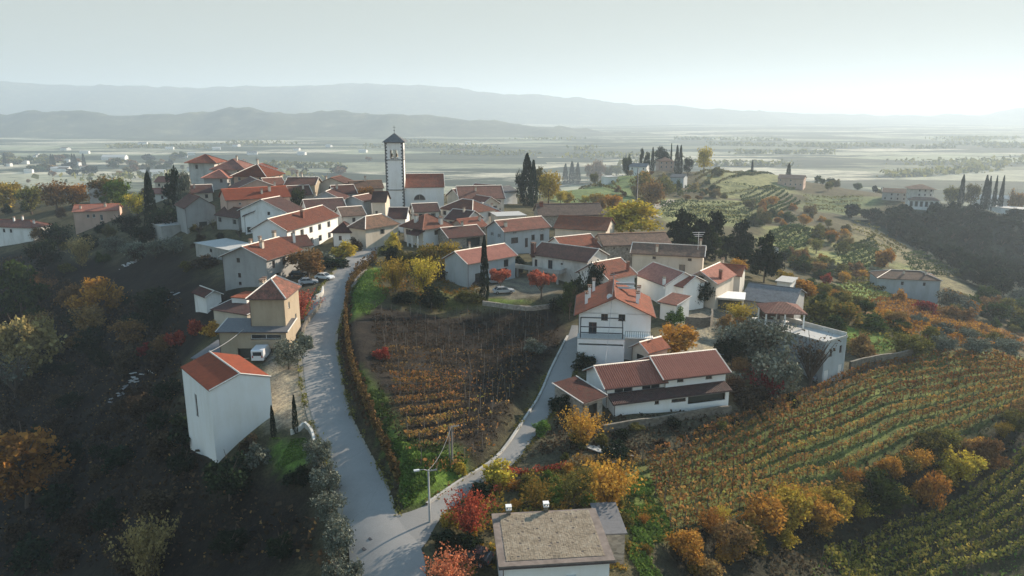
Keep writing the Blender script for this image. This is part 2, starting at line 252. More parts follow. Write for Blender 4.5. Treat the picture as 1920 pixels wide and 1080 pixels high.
# ------------------------------------------------------------------ helpers
def tag(o,label=None,cat=None,group=None,kind=None):
    if label: o['label']=label
    if cat: o['category']=cat
    if group: o['group']=group
    if kind: o['kind']=kind
    return o
def empty(name,loc,rz=0,label=None,cat=None,group=None):
    o=bpy.data.objects.new(name,None); COL.objects.link(o); o.location=loc; o.rotation_euler=(0,0,rz); o.empty_display_size=.5
    return tag(o,label,cat,group)
class MB:
    def __init__(s): s.v=[]; s.f=[]; s.uv=[]; s.m=[]
    def face(s,pts,uv=None,m=0):
        i=len(s.v); s.v+=[tuple(p) for p in pts]; s.f.append(tuple(range(i,i+len(pts)))); s.uv.append(uv or [(0,0)]*len(pts)); s.m.append(m)
    def box(s,a,b,m=0,M=None):
        x0,y0,z0=a; x1,y1,z1=b
        P=[(x0,y0,z0),(x1,y0,z0),(x1,y1,z0),(x0,y1,z0),(x0,y0,z1),(x1,y0,z1),(x1,y1,z1),(x0,y1,z1)]
        if M is not None: P=[tuple(M@Vector(p)) for p in P]
        i=len(s.v); s.v+=P
        for q in ((0,3,2,1),(4,5,6,7),(0,1,5,4),(1,2,6,5),(2,3,7,6),(3,0,4,7)):
            s.f.append(tuple(i+k for k in q)); s.uv.append([(0,0)]*4); s.m.append(m)
    def tube(s,pts,rad,n=6,m=0,cap=True):
        pts=[Vector(p) for p in pts]; rad=rad if hasattr(rad,'__len__') else [rad]*len(pts); base=len(s.v)
        for k,p in enumerate(pts):
            d=(pts[min(k+1,len(pts)-1)]-pts[max(k-1,0)]).normalized(); a=d.orthogonal().normalized() if abs(d.z)<.99 else Vector((1,0,0)); b=d.cross(a)
            if k and False: pass
            for q in range(n):
                t=2*math.pi*q/n; s.v.append(tuple(p+(a*math.cos(t)+b*math.sin(t))*rad[k]))
        for k in range(len(pts)-1):
            for q in range(n):
                s.f.append((base+k*n+q,base+k*n+(q+1)%n,base+(k+1)*n+(q+1)%n,base+(k+1)*n+q)); s.uv.append([(0,0)]*4); s.m.append(m)
        if cap:
            for k in (0,len(pts)-1): s.f.append(tuple(base+k*n+q for q in range(n))); s.uv.append([(0,0)]*n); s.m.append(m)
    def lathe(s,prof,n=12,m=0,c=(0,0,0)):
        base=len(s.v)
        for r,z in prof:
            for q in range(n): t=2*math.pi*q/n; s.v.append((c[0]+r*math.cos(t),c[1]+r*math.sin(t),c[2]+z))
        for k in range(len(prof)-1):
            for q in range(n): s.f.append((base+k*n+q,base+k*n+(q+1)%n,base+(k+1)*n+(q+1)%n,base+(k+1)*n+q)); s.uv.append([(0,0)]*4); s.m.append(m)
    def mesh(s,name,mats,smooth=False):
        me=bpy.data.meshes.new(name); me.from_pydata(s.v,[],s.f)
        for x in mats: me.materials.append(MATS[x] if isinstance(x,str) else x)
        if len(mats)>1: me.polygons.foreach_set('material_index',s.m)
        if any(any(u!=(0,0) for u in q) for q in s.uv):
            l=me.uv_layers.new(name='UVMap'); l.data.foreach_set('uv',[c for q in s.uv for u in q for c in u])
        if smooth: me.polygons.foreach_set('use_smooth',[True]*len(me.polygons))
        me.update(); return me
    def build(s,name,mats,parent=None,smooth=False,loc=None):
        if isinstance(mats,str): mats=[mats]
        return link(name,s.mesh(name,mats,smooth),parent,loc)
def link(name,me,parent=None,loc=None,rz=0):
    o=bpy.data.objects.new(name,me); COL.objects.link(o)
    if parent is not None: o.parent=parent
    if loc is not None: o.location=loc
    if rz: o.rotation_euler=(0,0,rz)
    return o
def np_mesh(name,V,quads,mats,smooth=False):
    me=bpy.data.meshes.new(name); V=np.asarray(V,np.float32); Q=np.asarray(quads,np.int32); k=Q.shape[1]
    me.vertices.add(len(V)); me.vertices.foreach_set('co',V.ravel()); me.loops.add(Q.size); me.loops.foreach_set('vertex_index',Q.ravel())
    me.polygons.add(len(Q)); me.polygons.foreach_set('loop_start',np.arange(0,Q.size,k,dtype=np.int32)); me.polygons.foreach_set('loop_total',np.full(len(Q),k,np.int32))
    for x in mats: me.materials.append(MATS[x] if isinstance(x,str) else x)
    me.update(calc_edges=True); me.validate()
    if smooth: me.polygons.foreach_set('use_smooth',[True]*len(me.polygons))
    return me
def leafquads(C,size,rs,flat=0.0,up=None):
    """small randomly turned quads at the points C"""
    n=len(C); a=rs.randn(n,3); a[:,2]*=(1-flat); a/=np.linalg.norm(a,axis=1)[:,None]+1e-9; b=rs.randn(n,3); b-= (b*a).sum(1)[:,None]*a; b/=np.linalg.norm(b,axis=1)[:,None]+1e-9
    s=(size*(.45+1.35*rs.rand(n)**1.8))[:,None]*.5
    V=np.stack([C-a*s-b*s*.7,C+a*s-b*s*.5,C+a*s*.8+b*s*.7,C-a*s*.7+b*s*.6],1).reshape(-1,3)
    return V,np.arange(4*n).reshape(n,4)
# ------------------------------------------------------------------ ground
def gpoly(px): return [Gxy(*p) for p in px]
ZONES=[ # albedo of what grows or lies there
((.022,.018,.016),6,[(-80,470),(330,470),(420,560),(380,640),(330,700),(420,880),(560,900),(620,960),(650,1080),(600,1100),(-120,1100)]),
((.026,.022,.02),1.5,[(650,560),(700,575),(1040,585),(1062,620),(1045,655),(1000,720),(930,820),(860,890),(800,940),(760,955),(735,900),(690,790),(655,680)]),
((.07,.11,.03),1.5,[(668,690),(720,740),(745,820),(880,870),(800,940),(765,950),(740,890),(700,800),(660,720)]),
((.10,.17,.035),1.2,[(690,820),(790,850),(870,880),(800,935),(765,935)]),
((.10,.16,.035),1.0,[(655,575),(672,510),(700,500),(735,508),(700,560),(680,590),(660,600)]),
((.05,.042,.03),.8,[(655,500),(640,560),(626,640),(640,740),(690,860),(735,960),(770,950),(752,905),(712,820),(690,770),(668,715),(655,665),(652,560),(672,505)]),
((.12,.17,.04),.8,[(905,562),(950,557),(985,565),(1000,572),(930,574)]),
((.10,.10,.035),1.5,[(745,556),(830,545),(905,552),(900,575),(750,572)]),
((.12,.20,.04),.8,[(512,830),(570,838),(572,872),(540,885),(508,850)]),
((.12,.145,.05),3,[(1185,880),(1404,787),(1498,747),(1628,690),(1800,660),(1935,672),(1935,770),(1771,825),(1628,900),(1253,1000),(1180,960)]),
((.12,.16,.05),2,[(1200,905),(1253,1000),(1190,1000),(1170,960)]),
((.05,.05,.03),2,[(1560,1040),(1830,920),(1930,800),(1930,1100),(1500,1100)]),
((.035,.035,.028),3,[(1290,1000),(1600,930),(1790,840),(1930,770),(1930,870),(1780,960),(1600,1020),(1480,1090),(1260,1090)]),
((.08,.075,.055),1.5,[(1060,790),(1370,760),(1500,700),(1600,660),(1640,700),(1400,785),(1190,870),(960,880),(975,840)]),
((.13,.21,.05),1.2,[(1560,612),(1640,618),(1690,650),(1650,662),(1590,640)]),
((.17,.24,.07),2,[(1572,532),(1660,528),(1672,565),(1590,568)]),
((.20,.11,.045),2.5,[(1610,570),(1700,570),(1930,630),(1930,655),(1800,640),(1640,610)]),
((.26,.24,.20),1.5,[(1230,650),(1270,610),(1330,590),(1350,640),(1340,665),(1300,670)]),
((.20,.19,.17),1.5,[(1270,590),(1330,575),(1420,600),(1380,640),(1300,610)]),
((.33,.29,.24),1,[(500,690),(560,690),(578,750),(600,815),(560,800),(505,800),(480,720)]),
((.17,.17,.17),1,[(500,684),(500,650),(560,655),(570,690)]),
((.13,.18,.08),10,[(1000,350),(1150,330),(1200,330),(1180,380),(1040,385)]),
((.21,.23,.11),10,[(1240,370),(1300,380),(1460,380),(1400,420),(1280,425),(1230,400)]),
((.20,.21,.11),10,[(1290,320),(1500,320),(1480,365),(1330,365)]),
((.24,.26,.11),8,[(1440,430),(1520,425),(1560,445),(1470,475),(1430,460)]),
((.24,.26,.11),8,[(1540,480),(1620,445),(1650,490),(1560,510)]),
((.20,.22,.10),8,[(1680,480),(1740,480),(1800,520),(1700,520)]),
((.15,.18,.09),10,[(1520,365),(1650,370),(1620,400),(1510,395)]),
((.20,.18,.11),10,[(1600,420),(1660,440),(1930,590),(1930,600),(1760,530),(1640,470)]),
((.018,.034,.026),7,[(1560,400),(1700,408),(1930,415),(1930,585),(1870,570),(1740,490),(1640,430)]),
((.16,.15,.13),2,[(905,520),(1000,520),(1050,545),(1030,562),(960,560),(900,552)]),
((.07,.065,.05),2,[(470,560),(560,500),(660,455),(640,520),(575,570)]),
]
cx_=GX.ravel(); cy_=GY.ravel()
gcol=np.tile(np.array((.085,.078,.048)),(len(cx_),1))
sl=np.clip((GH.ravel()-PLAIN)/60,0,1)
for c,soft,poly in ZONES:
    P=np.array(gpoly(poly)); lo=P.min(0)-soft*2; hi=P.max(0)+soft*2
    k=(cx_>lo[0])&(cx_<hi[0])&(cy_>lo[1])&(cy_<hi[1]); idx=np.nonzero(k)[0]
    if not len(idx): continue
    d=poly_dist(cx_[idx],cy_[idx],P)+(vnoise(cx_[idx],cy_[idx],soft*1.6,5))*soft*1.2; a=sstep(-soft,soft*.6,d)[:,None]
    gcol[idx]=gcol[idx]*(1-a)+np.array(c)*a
ny,nx=GX.shape
V=np.stack([GX,GY,GH],2).reshape(-1,3); I=np.arange(nx*ny).reshape(ny,nx)
Q=np.stack([I[:-1,:-1],I[:-1,1:],I[1:,1:],I[1:,:-1]],2).reshape(-1,4)
gm=np_mesh('ground',V,Q,[],True)
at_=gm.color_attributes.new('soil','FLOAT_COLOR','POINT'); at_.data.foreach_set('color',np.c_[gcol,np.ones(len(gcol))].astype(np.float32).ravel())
m,nt,b=newmat('ground'); L=nt.links
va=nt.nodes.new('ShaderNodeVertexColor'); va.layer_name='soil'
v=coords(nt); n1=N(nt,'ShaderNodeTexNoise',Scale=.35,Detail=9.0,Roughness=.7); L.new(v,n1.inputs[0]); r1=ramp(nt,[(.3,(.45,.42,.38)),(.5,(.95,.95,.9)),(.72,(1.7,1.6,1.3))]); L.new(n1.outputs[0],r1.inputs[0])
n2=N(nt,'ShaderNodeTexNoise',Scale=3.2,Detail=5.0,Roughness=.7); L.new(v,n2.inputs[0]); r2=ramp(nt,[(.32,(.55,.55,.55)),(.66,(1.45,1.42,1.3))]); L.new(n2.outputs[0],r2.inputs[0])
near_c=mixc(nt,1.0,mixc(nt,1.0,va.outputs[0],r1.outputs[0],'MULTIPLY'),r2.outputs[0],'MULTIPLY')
# the plain: a patchwork of long fields, hedges and ploughed land
v3=coords(nt,'Object',(.0016,.0042,.0001)); vo=N(nt,'ShaderNodeTexVoronoi',Scale=1.0); vo.inputs['Randomness'].default_value=.85; 
n5=N(nt,'ShaderNodeTexNoise',Scale=.0016,Detail=5.0); L.new(v,n5.inputs[0]); vd=mixc(nt,.12,v3,n5.outputs['Color'],'ADD'); L.new(vd,vo.inputs[0])
sx=nt.nodes.new('ShaderNodeSeparateColor'); L.new(vo.outputs['Color'],sx.inputs[0])
r3=ramp(nt,[(0,(.07,.08,.05)),(.2,(.17,.18,.12)),(.38,(.33,.33,.24)),(.55,(.22,.23,.16)),(.7,(.46,.43,.33)),(.86,(.28,.30,.20)),(1,(.44,.42,.35))]); r3.color_ramp.interpolation='CONSTANT'; L.new(sx.outputs[0],r3.inputs[0])
v4=coords(nt,'Object',(.0011,.0034,.0001)); n4=N(nt,'ShaderNodeTexNoise',Scale=1.6,Detail=9.0,Roughness=.66); L.new(v4,n4.inputs[0]); r4=ramp(nt,[(.49,(0,0,0)),(.53,(1,1,1))]); L.new(n4.outputs[0],r4.inputs[0])
far_c=mixc(nt,r4.outputs[0],r3.outputs[0],(.035,.05,.032))
n6=N(nt,'ShaderNodeTexNoise',Scale=.03,Detail=8.0,Roughness=.75); L.new(v,n6.inputs[0]); r6=ramp(nt,[(.35,(.6,.6,.6)),(.65,(1.3,1.3,1.25))]); L.new(n6.outputs[0],r6.inputs[0]); far_c=mixc(nt,1.0,far_c,r6.outputs[0],'MULTIPLY')
sp_=nt.nodes.new('ShaderNodeSeparateXYZ'); L.new(nt.nodes['Texture Coordinate'].outputs['Object'] if 'Texture Coordinate' in nt.nodes else v,sp_.inputs[0])
mr=nt.nodes.new('ShaderNodeMapRange'); mr.inputs[1].default_value=PLAIN+12; mr.inputs[2].default_value=PLAIN+35; L.new(sp_.outputs[2],mr.inputs[0])
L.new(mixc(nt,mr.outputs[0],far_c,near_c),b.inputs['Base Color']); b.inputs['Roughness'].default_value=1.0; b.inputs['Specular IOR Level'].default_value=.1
bump(nt,b,n2.outputs[0],.9,.25)
gm.materials.append(m)
tag(link('ground',gm),kind='structure')
# ------------------------------------------------------------------ roads
def asphalt(name,c,crack=.5):
    m,nt,b=newmat(name); L=nt.links; v=coords(nt); n=N(nt,'ShaderNodeTexNoise',Scale=.25,Detail=8.0,Roughness=.7); L.new(v,n.inputs[0]); r=ramp(nt,[(.25,(.88,.88,.88)),(.75,(1.1,1.1,1.09))]); L.new(n.outputs[0],r.inputs[0])
    n2=N(nt,'ShaderNodeTexNoise',Scale=30.0,Detail=3.0); L.new(v,n2.inputs[0]); r2=ramp(nt,[(.35,(.8,.8,.8)),(.65,(1.15,1.15,1.15))]); L.new(n2.outputs[0],r2.inputs[0])
    vo=N(nt,'ShaderNodeTexVoronoi',Scale=.12); vo.feature='DISTANCE_TO_EDGE'; n3=N(nt,'ShaderNodeTexNoise',Scale=1.2,Detail=6.0); L.new(v,n3.inputs[0]); L.new(mixc(nt,.35,v,n3.outputs['Color']),vo.inputs[0]); r3=ramp(nt,[(0,(crack,)*3),(.004,(1,1,1))]); L.new(vo.outputs[0],r3.inputs[0])
    b.inputs['Specular IOR Level'].default_value=.15; L.new(mixc(nt,.7,mixc(nt,1.0,mixc(nt,1.0,c,r.outputs[0],'MULTIPLY'),r2.outputs[0],'MULTIPLY'),r3.outputs[0],'MULTIPLY'),b.inputs['Base Color']); b.inputs['Roughness'].default_value=.85; bump(nt,b,n2.outputs[0],.4,.01)
    return m
asphalt('asphalt',(.27,.262,.25),.8); asphalt('asphalt_light',(.24,.235,.225),.75); asphalt('track',(.30,.27,.22),.9)
def ribbon(name,Lf,Rt,mat,off=.07,ncross=10,step=1.3):
    A=np.array(Lf); B=np.array(Rt); n=max(30,int(np.linalg.norm(np.diff(A,axis=0),axis=1).sum()/step))
    A=smooth_line(A,.8); B=smooth_line(B,.8)
    def rs(P):
        s=np.r_[0,np.cumsum(np.linalg.norm(np.diff(P,axis=0),axis=1))]; t=np.linspace(0,s[-1],n); return np.c_[np.interp(t,s,P[:,0]),np.interp(t,s,P[:,1])]
    A=rs(A); B=rs(B); V=[]
    for j in range(ncross+1):
        f=j/ncross; P=A*(1-f)+B*f; z=H0(P[:,0],P[:,1])+off+.05*math.sin(math.pi*f); V.append(np.c_[P,z])
    V=np.stack(V,1).reshape(-1,3); I=np.arange(n*(ncross+1)).reshape(n,ncross+1)
    Q=np.stack([I[:-1,:-1],I[:-1,1:],I[1:,1:],I[1:,:-1]],2).reshape(-1,4)
    return tag(link(name,np_mesh(name,V,Q,[mat],True)),kind='structure'),A,B
_,gA,gB=ribbon('verge',[Gxy(x-9,y) for x,y in RL[2:]],[Gxy(x+5,y) for x,y in RR[2:]],'track',.05)
_,mA,mB=ribbon('main_road',RLw,RRw,'asphalt',.10)
_,qA,qB=ribbon('side_road',[Gxy(705,985)]+QLw,[Gxy(740,1035)]+QRw,'asphalt_light',.06)
def kerb(name,P,mat='concrete',hgt=.22,wd=.25,z0=.0):
    P=smooth_line(P,1.5); mb=MB(); d=np.gradient(P,axis=0); d/=np.linalg.norm(d,axis=1)[:,None]; nrm=np.c_[-d[:,1],d[:,0]]*wd/2
    z=H0(P[:,0],P[:,1])+z0
    for k in range(len(P)-1):
        a,b_=k,k+1
        pa=[(*(P[a]-nrm[a]),z[a]-.4),(*(P[a]+nrm[a]),z[a]-.4),(*(P[a]+nrm[a]),z[a]+hgt),(*(P[a]-nrm[a]),z[a]+hgt)]
        pb=[(*(P[b_]-nrm[b_]),z[b_]-.4),(*(P[b_]+nrm[b_]),z[b_]-.4),(*(P[b_]+nrm[b_]),z[b_]+hgt),(*(P[b_]-nrm[b_]),z[b_]+hgt)]
        mb.face([pa[1],pb[1],pb[2],pa[2]]); mb.face([pa[2],pb[2],pb[3],pa[3]]); mb.face([pa[3],pb[3],pb[0],pa[0]])
    return mb.mesh(name,[mat])
tag(link('kerb',kerb('kerb',QLw[1:-1],'concrete',.35,.3)),kind='structure')
# far tracks through the fields on the right
def track(px,wd,name='dirt_track'):
    P=np.array([Gxy(*p) for p in px]); P=smooth_line(P,4); d=np.gradient(P,axis=0); d/=np.linalg.norm(d,axis=1)[:,None]; nn=np.c_[-d[:,1],d[:,0]]*wd/2
    ribbon(name,P+nn,P-nn,'track',.25,4,4)
track([(1232,408),(1222,398),(1240,385),(1262,375)],5)
track([(1030,352),(1080,344),(1130,338),(1160,330)],4)
# ------------------------------------------------------------------ houses
_wc={}
def window_mesh(w_,h_,kind):
    k=(round(w_,2),round(h_,2),kind)
    if k in _wc: return _wc[k]
    fm='frame_white' if kind in('white','far') else 'frame_brown'
    f=MB(); t=.07
    f.box((-w_/2,.02,0),(w_/2,.09,t)); f.box((-w_/2,.02,h_-t),(w_/2,.09,h_)); f.box((-w_/2,.02,t),(-w_/2+t,.09,h_-t)); f.box((w_/2-t,.02,t),(w_/2,.09,h_-t)); f.box((-.03,.02,t),(.03,.09,h_-t))
    f.box((-w_/2-.08,-.10,-.08),(w_/2+.08,.02,0))
    g=MB(); g.face([(-w_/2+t,.07,t),(w_/2-t,.07,t),(w_/2-t,.07,h_-t),(-w_/2+t,.07,h_-t)])
    s=MB(); s.box((w_/2+.03,-.06,-.02),(w_/2+.62*w_/2,-.015,h_+.02))
    _wc[k]=(f.mesh('window',[fm]),g.mesh('pane',['glass']),s.mesh('shutter',['shutter_dark'])); return _wc[k]
def facade(mb,L_,z0,z1,ops,P,U,Nn,mi=0,rev=.18):
    """wall rectangle with real openings; P origin, U along, Nn outward"""
    us=sorted({0,L_,*[o[0] for o in ops],*[o[2] for o in ops]}); zs=sorted({z0,z1,*[o[1] for o in ops],*[o[3] for o in ops]})
    pt=lambda u,z,dn=0:(P[0]+U[0]*u-Nn[0]*dn,P[1]+U[1]*u-Nn[1]*dn,z)
    for i in range(len(us)-1):
        for j in range(len(zs)-1):
            uc=(us[i]+us[i+1])/2; zc=(zs[j]+zs[j+1])/2
            if any(o[0]<uc<o[2] and o[1]<zc<o[3] for o in ops): continue
            mb.face([pt(us[i],zs[j]),pt(us[i+1],zs[j]),pt(us[i+1],zs[j+1]),pt(us[i],zs[j+1])],m=mi)
    for a,b,c,d in ops:
        for q in (((a,b),(c,b)),((c,b),(c,d)),((c,d),(a,d)),((a,d),(a,b))):
            mb.face([pt(*q[0]),pt(*q[0],rev),pt(*q[1],rev),pt(*q[1])],m=mi)
def roof_mesh(polys,t,mats=('roof_red',),mi=None):
    """tiled slab from top polygons (local coordinates, z = underside)"""
    mb=MB(); edges={}
    key=lambda p:tuple(round(c,3) for c in p)
    for pi,P in enumerate(polys):
        P=[Vector(p) for p in P]; n=(P[1]-P[0]).cross(P[2]-P[0]).normalized()
        if n.z<0: P=P[::-1]; n=-n
        e=Vector((0,0,1)).cross(n); e=e.normalized() if e.length>.02 else Vector((1,0,0)); s_=n.cross(e)
        top=[p+Vector((0,0,t)) for p in P]
        mb.face(top,[(p.dot(e)+50,p.dot(s_)+50) for p in top],m=(mi[pi] if mi else 0)); mb.face(P[::-1],[(p.dot(e)+50,p.dot(s_)+50) for p in P[::-1]],m=(mi[pi] if mi else 0))
        for k in range(len(P)):
            a,b=P[k],P[(k+1)%len(P)]; q=(key(a),key(b)); qr=(q[1],q[0])
            if qr in edges: del edges[qr]
            else: edges[q]=(a,b,pi)
    for a,b,pi in edges.values():
        T=Vector((0,0,t)); mb.face([a,b,b+T,a+T],[(a.x+.1,0.02),(b.x+.1,0.02),(b.x+.1,.1),(a.x+.1,.1)],m=(mi[pi] if mi else 0))
    return mb.mesh('roof',list(mats))
_ch={}
def chimney_mesh(h_,w_,mat,capmat='roof_old'):
    k=(h_,w_,mat)
    if k not in _ch:
        mb=MB(); mb.box((-w_/2,-w_/2,-.9),(w_/2,w_/2,h_)); mb.box((-w_/2-.08,-w_/2-.08,h_),(w_/2+.08,w_/2+.08,h_+.1),1)
        for sx in(-1,1):
            for sy in(-1,1): mb.box((sx*w_*.36-.05,sy*w_*.36-.05,h_+.1),(sx*w_*.36+.05,sy*w_*.36+.05,h_+.32))
        mb.box((-w_/2-.1,-w_/2-.1,h_+.32),(w_/2+.1,w_/2+.1,h_+.42),1)
        _ch[k]=mb.mesh('chimney',[mat,capmat])
    return _ch[k]
HOUSES=[]; FOOT=[]
def solve(A,B,Hw):
    for _ in range(1):
        pa=G(*A,off=Hw); pb=G(*B,off=Hw)
    ze=(pa[2]+pb[2])/2; return at(*A,ze),at(*B,ze),ze
def house(name,label,cat,A,B,Hw,D,roof='gable_u',rise=2.2,wall='white',rmat='roof_red',wins=None,chim=(),o=.45,t=.16,group=None,ze=None,base=False,floors=None,caps=True,gutter=True,shut=True,dens=3.4,sidewall=None,deep=1.0,parent=None,rend=None,pil=None,voff=0,open_front=False,zd=None,Lo=None,frame=None):
    if zd: ze=CZ+ray(*A)[2]*zd
    if frame:
        fh,u0,v0,dz=frame; a=np.array(sub(fh,u0,v0,dz)); ze=a[2]; b=a.copy(); b[:2]+=fh['U']*Lo
    elif ze is None: a,b,ze=solve(A,B,Hw)
    else: a,b=at(*A,ze),at(*B,ze)
    U=(b-a)[:2]; L_=float(np.linalg.norm(U)); U=U/L_
    if Lo: L_=Lo
    Vv=np.array((-U[1],U[0]))
    if voff: a=a.copy(); a[:2]+=Vv*voff
    rz=math.atan2(U[1],U[0])
    cor=[a[:2]+U*u+Vv*v for u in(0,L_/2,L_) for v in(0,D/2,D)]
    zb=min(H(*c) for c in cor)-deep; zt=ze-zb; dist=float(np.linalg.norm(a[:2]))
    gfront=[H(*(a[:2]+U*u)) for u in(0,L_/2,L_)]
    root=empty(name,(a[0],a[1],zb),rz,label,cat,group) if parent is None else parent
    def loc(u,v,z): return (u,v,z)
    # windows ----
    sides={'F':((0,0),(1,0),(0,-1),L_),'R':((L_,0),(0,1),(1,0),D),'L':((0,D),(0,-1),(-1,0),D),'K':((L_,D),(-1,0),(0,1),L_)}
    ops={s:[] for s in sides}; wl=[]
    hv=ze-float(np.mean(gfront))
    if wins is None:
        wins=[]; fl=floors if floors is not None else max(1,round(hv/3.0))
        for s in 'FRL':
            Ls=sides[s][3]; nn=max(1,int(Ls/dens))
            for f in range(fl):
                for k in range(nn):
                    if random.random()<.12: continue
                    wins.append((s,(k+.5)/nn,.75+f*2.9,.95,1.25,''))
    for s,fu,drop,w_,h_,kd in wins:
        Ls=sides[s][3]; uc=fu*Ls
        if roof=='hip' or True:
            z1=zt-drop; z0=z1-h_
        u0,u1=uc-w_/2,uc+w_/2
        if u0<.15 or u1>Ls-.15: continue
        P,U2,N2,_=sides[s]; wp=np.array(a[:2])+0
        lx=P[0]+U2[0]*uc; ly=P[1]+U2[1]*uc; g=H(*(a[:2]+U*lx+Vv*ly))-zb
        if kd in('hole','garage'): z0=max(z0,g+.03)
        if z0<g+.02 and kd!='door': continue
        if kd=='door': z0=max(g,.05); 
        if any(not(u1<q[0] or u0>q[2] or z1<q[1] or z0>q[3]) for q in ops[s]): continue
        ops[s].append((u0,z0,u1,z1)); wl.append((s,uc,z0,w_,z1-z0,kd))
    mb=MB()
    for s,(P,U2,N2,Ls) in sides.items():
        if open_front and s in open_front: continue
        facade(mb,Ls,0,zt,ops[s],P,U2,N2)
    # gables
    zr=zt+rise; polys=[]; ridge=[]
    if roof=='gable_u':
        k=rise/(D/2)
        for x in (0,L_): mb.face([(x,0,zt),(x,D,zt),(x,D/2,zr)])
        polys=[[(-o,-o,zt-o*k),(L_+o,-o,zt-o*k),(L_+o,D/2,zr),(-o,D/2,zr)],[(L_+o,D+o,zt-o*k),(-o,D+o,zt-o*k),(-o,D/2,zr),(L_+o,D/2,zr)]]
        ridge=[((-o,D/2,zr),(L_+o,D/2,zr))]; verge=[((-o,-o,zt-o*k),(-o,D/2,zr)),((L_+o,-o,zt-o*k),(L_+o,D/2,zr)),((L_+o,D+o,zt-o*k),(L_+o,D/2,zr)),((-o,D+o,zt-o*k),(-o,D/2,zr))]; eave=[((-o,-o,zt-o*k),(L_+o,-o,zt-o*k)),((-o,D+o,zt-o*k),(L_+o,D+o,zt-o*k))]
        rz_=lambda u,v: zr-abs(v-D/2)*k
    elif roof=='gable_v':
        k=rise/(L_/2)
        for y in (0,D): mb.face([(0,y,zt),(L_,y,zt),(L_/2,y,zr)])
        polys=[[(-o,-o,zt-o*k),(L_/2,-o,zr),(L_/2,D+o,zr),(-o,D+o,zt-o*k)],[(L_+o,-o,zt-o*k),(L_+o,D+o,zt-o*k),(L_/2,D+o,zr),(L_/2,-o,zr)]]
        ridge=[((L_/2,-o,zr),(L_/2,D+o,zr))]; verge=[((-o,-o,zt-o*k),(L_/2,-o,zr)),((L_+o,-o,zt-o*k),(L_/2,-o,zr))]; eave=[((-o,-o,zt-o*k),(-o,D+o,zt-o*k)),((L_+o,-o,zt-o*k),(L_+o,D+o,zt-o*k))]
        rz_=lambda u,v: zr-abs(u-L_/2)*k
    elif roof in('hip',):
        verge=[]
        if L_>=D:
            k=rise/(D/2); i=D/2; r0=(i,D/2,zr); r1=(max(L_-i,i+.01),D/2,zr)
        else:
            k=rise/(L_/2); i=L_/2; r0=(L_/2,i,zr); r1=(L_/2,max(D-i,i+.01),zr)
        c=[(-o,-o,zt-o*k),(L_+o,-o,zt-o*k),(L_+o,D+o,zt-o*k),(-o,D+o,zt-o*k)]
        if L_>=D: polys=[[c[0],c[1],r1,r0],[c[1],c[2],r1],[c[2],c[3],r0,r1],[c[3],c[0],r0]]; hips=[(c[0],r0),(c[1],r1),(c[2],r1),(c[3],r0)]
        else: polys=[[c[0],c[1],r0],[c[1],c[2],r1,r0],[c[2],c[3],r1],[c[3],c[0],r0,r1]]; hips=[(c[0],r0),(c[1],r0),(c[2],r1),(c[3],r1)]
        ridge=[(r0,r1)]+hips; eave=[(c[0],c[1]),(c[1],c[2])]
        rz_=lambda u,v: zt+k*min(u,L_-u,v,D-v)
    elif roof=='shed':
        k=rise/D; verge=[((-o,-o,zt-o*k),(-o,D+.1,zt+(D+.1)*k)),((L_+o,-o,zt-o*k),(L_+o,D+.1,zt+(D+.1)*k))]; eave=[((-o,-o,zt-o*k),(L_+o,-o,zt-o*k))]
        for x in (0,L_): mb.face([(x,0,zt),(x,D,zt),(x,D,zr)])
        mb.face([(0,D,zt),(L_,D,zt),(L_,D,zr),(0,D,zr)])
        polys=[[(-o,-o,zt-o*k),(L_+o,-o,zt-o*k),(L_+o,D+.1,zt+(D+.1)*k),(-o,D+.1,zt+(D+.1)*k)]]
        rz_=lambda u,v: zt+v*k
    else: # flat
        verge=[]; eave=[]; polys=[[(-o,-o,zt),(L_+o,-o,zt),(L_+o,D+o,zt),(-o,D+o,zt)]]; rz_=lambda u,v: zt
    if caps is True and random.random()<.5: caps='mortar'
    wo=mb.build('wall',[wall],root)
    if rend: wo['label']=rend
    ro=link('roof',roof_mesh(polys,t,(rmat,)),root)
    if caps and (ridge) and dist<420:
        cb=MB()
        for p,q in ridge:
            if (Vector(p)-Vector(q)).length>.3: cb.tube([Vector(p)+Vector((0,0,t+.02)),Vector(q)+Vector((0,0,t+.02))],.13,6)
        cb.build('ridge_cap',[rmat if dist>300 or caps!='mortar' else 'mortar'],ro,True)
    if verge and caps=='mortar':
        for p,q in verge: cb=MB(); cb.tube([Vector(p)+Vector((0,0,t)),Vector(q)+Vector((0,0,t))],.10,5); cb.build('verge_tiles',['mortar'],ro)
    if gutter and eave and dist<260:
        for p,q in eave:
            gb=MB()
            off=Vector((0,0,0)); c_=Vector((L_/2,D/2,0)); mpt=(Vector(p)+Vector(q))/2; dr=(mpt-c_); dr.z=0
            d_=(Vector(q)-Vector(p)).normalized(); dr=dr-d_*dr.dot(d_); dr=dr.normalized()*.07
            gb.tube([Vector(p)+dr+Vector((0,0,.03)),Vector(q)+dr+Vector((0,0,.03))],.065,6); gb.build('gutter',['gutter_brown'],ro)
        gb=MB(); p,q=eave[0]; gb.tube([Vector((p[0]+o+.02 if p[0]<0 else p[0]-o,-.06,zt-.1)),Vector((p[0]+o+.02 if p[0]<0 else p[0]-o,-.06,max(.2,zt-hv-.2)))],.045,5)
        gb.build('downpipe',['gutter_brown'],root)
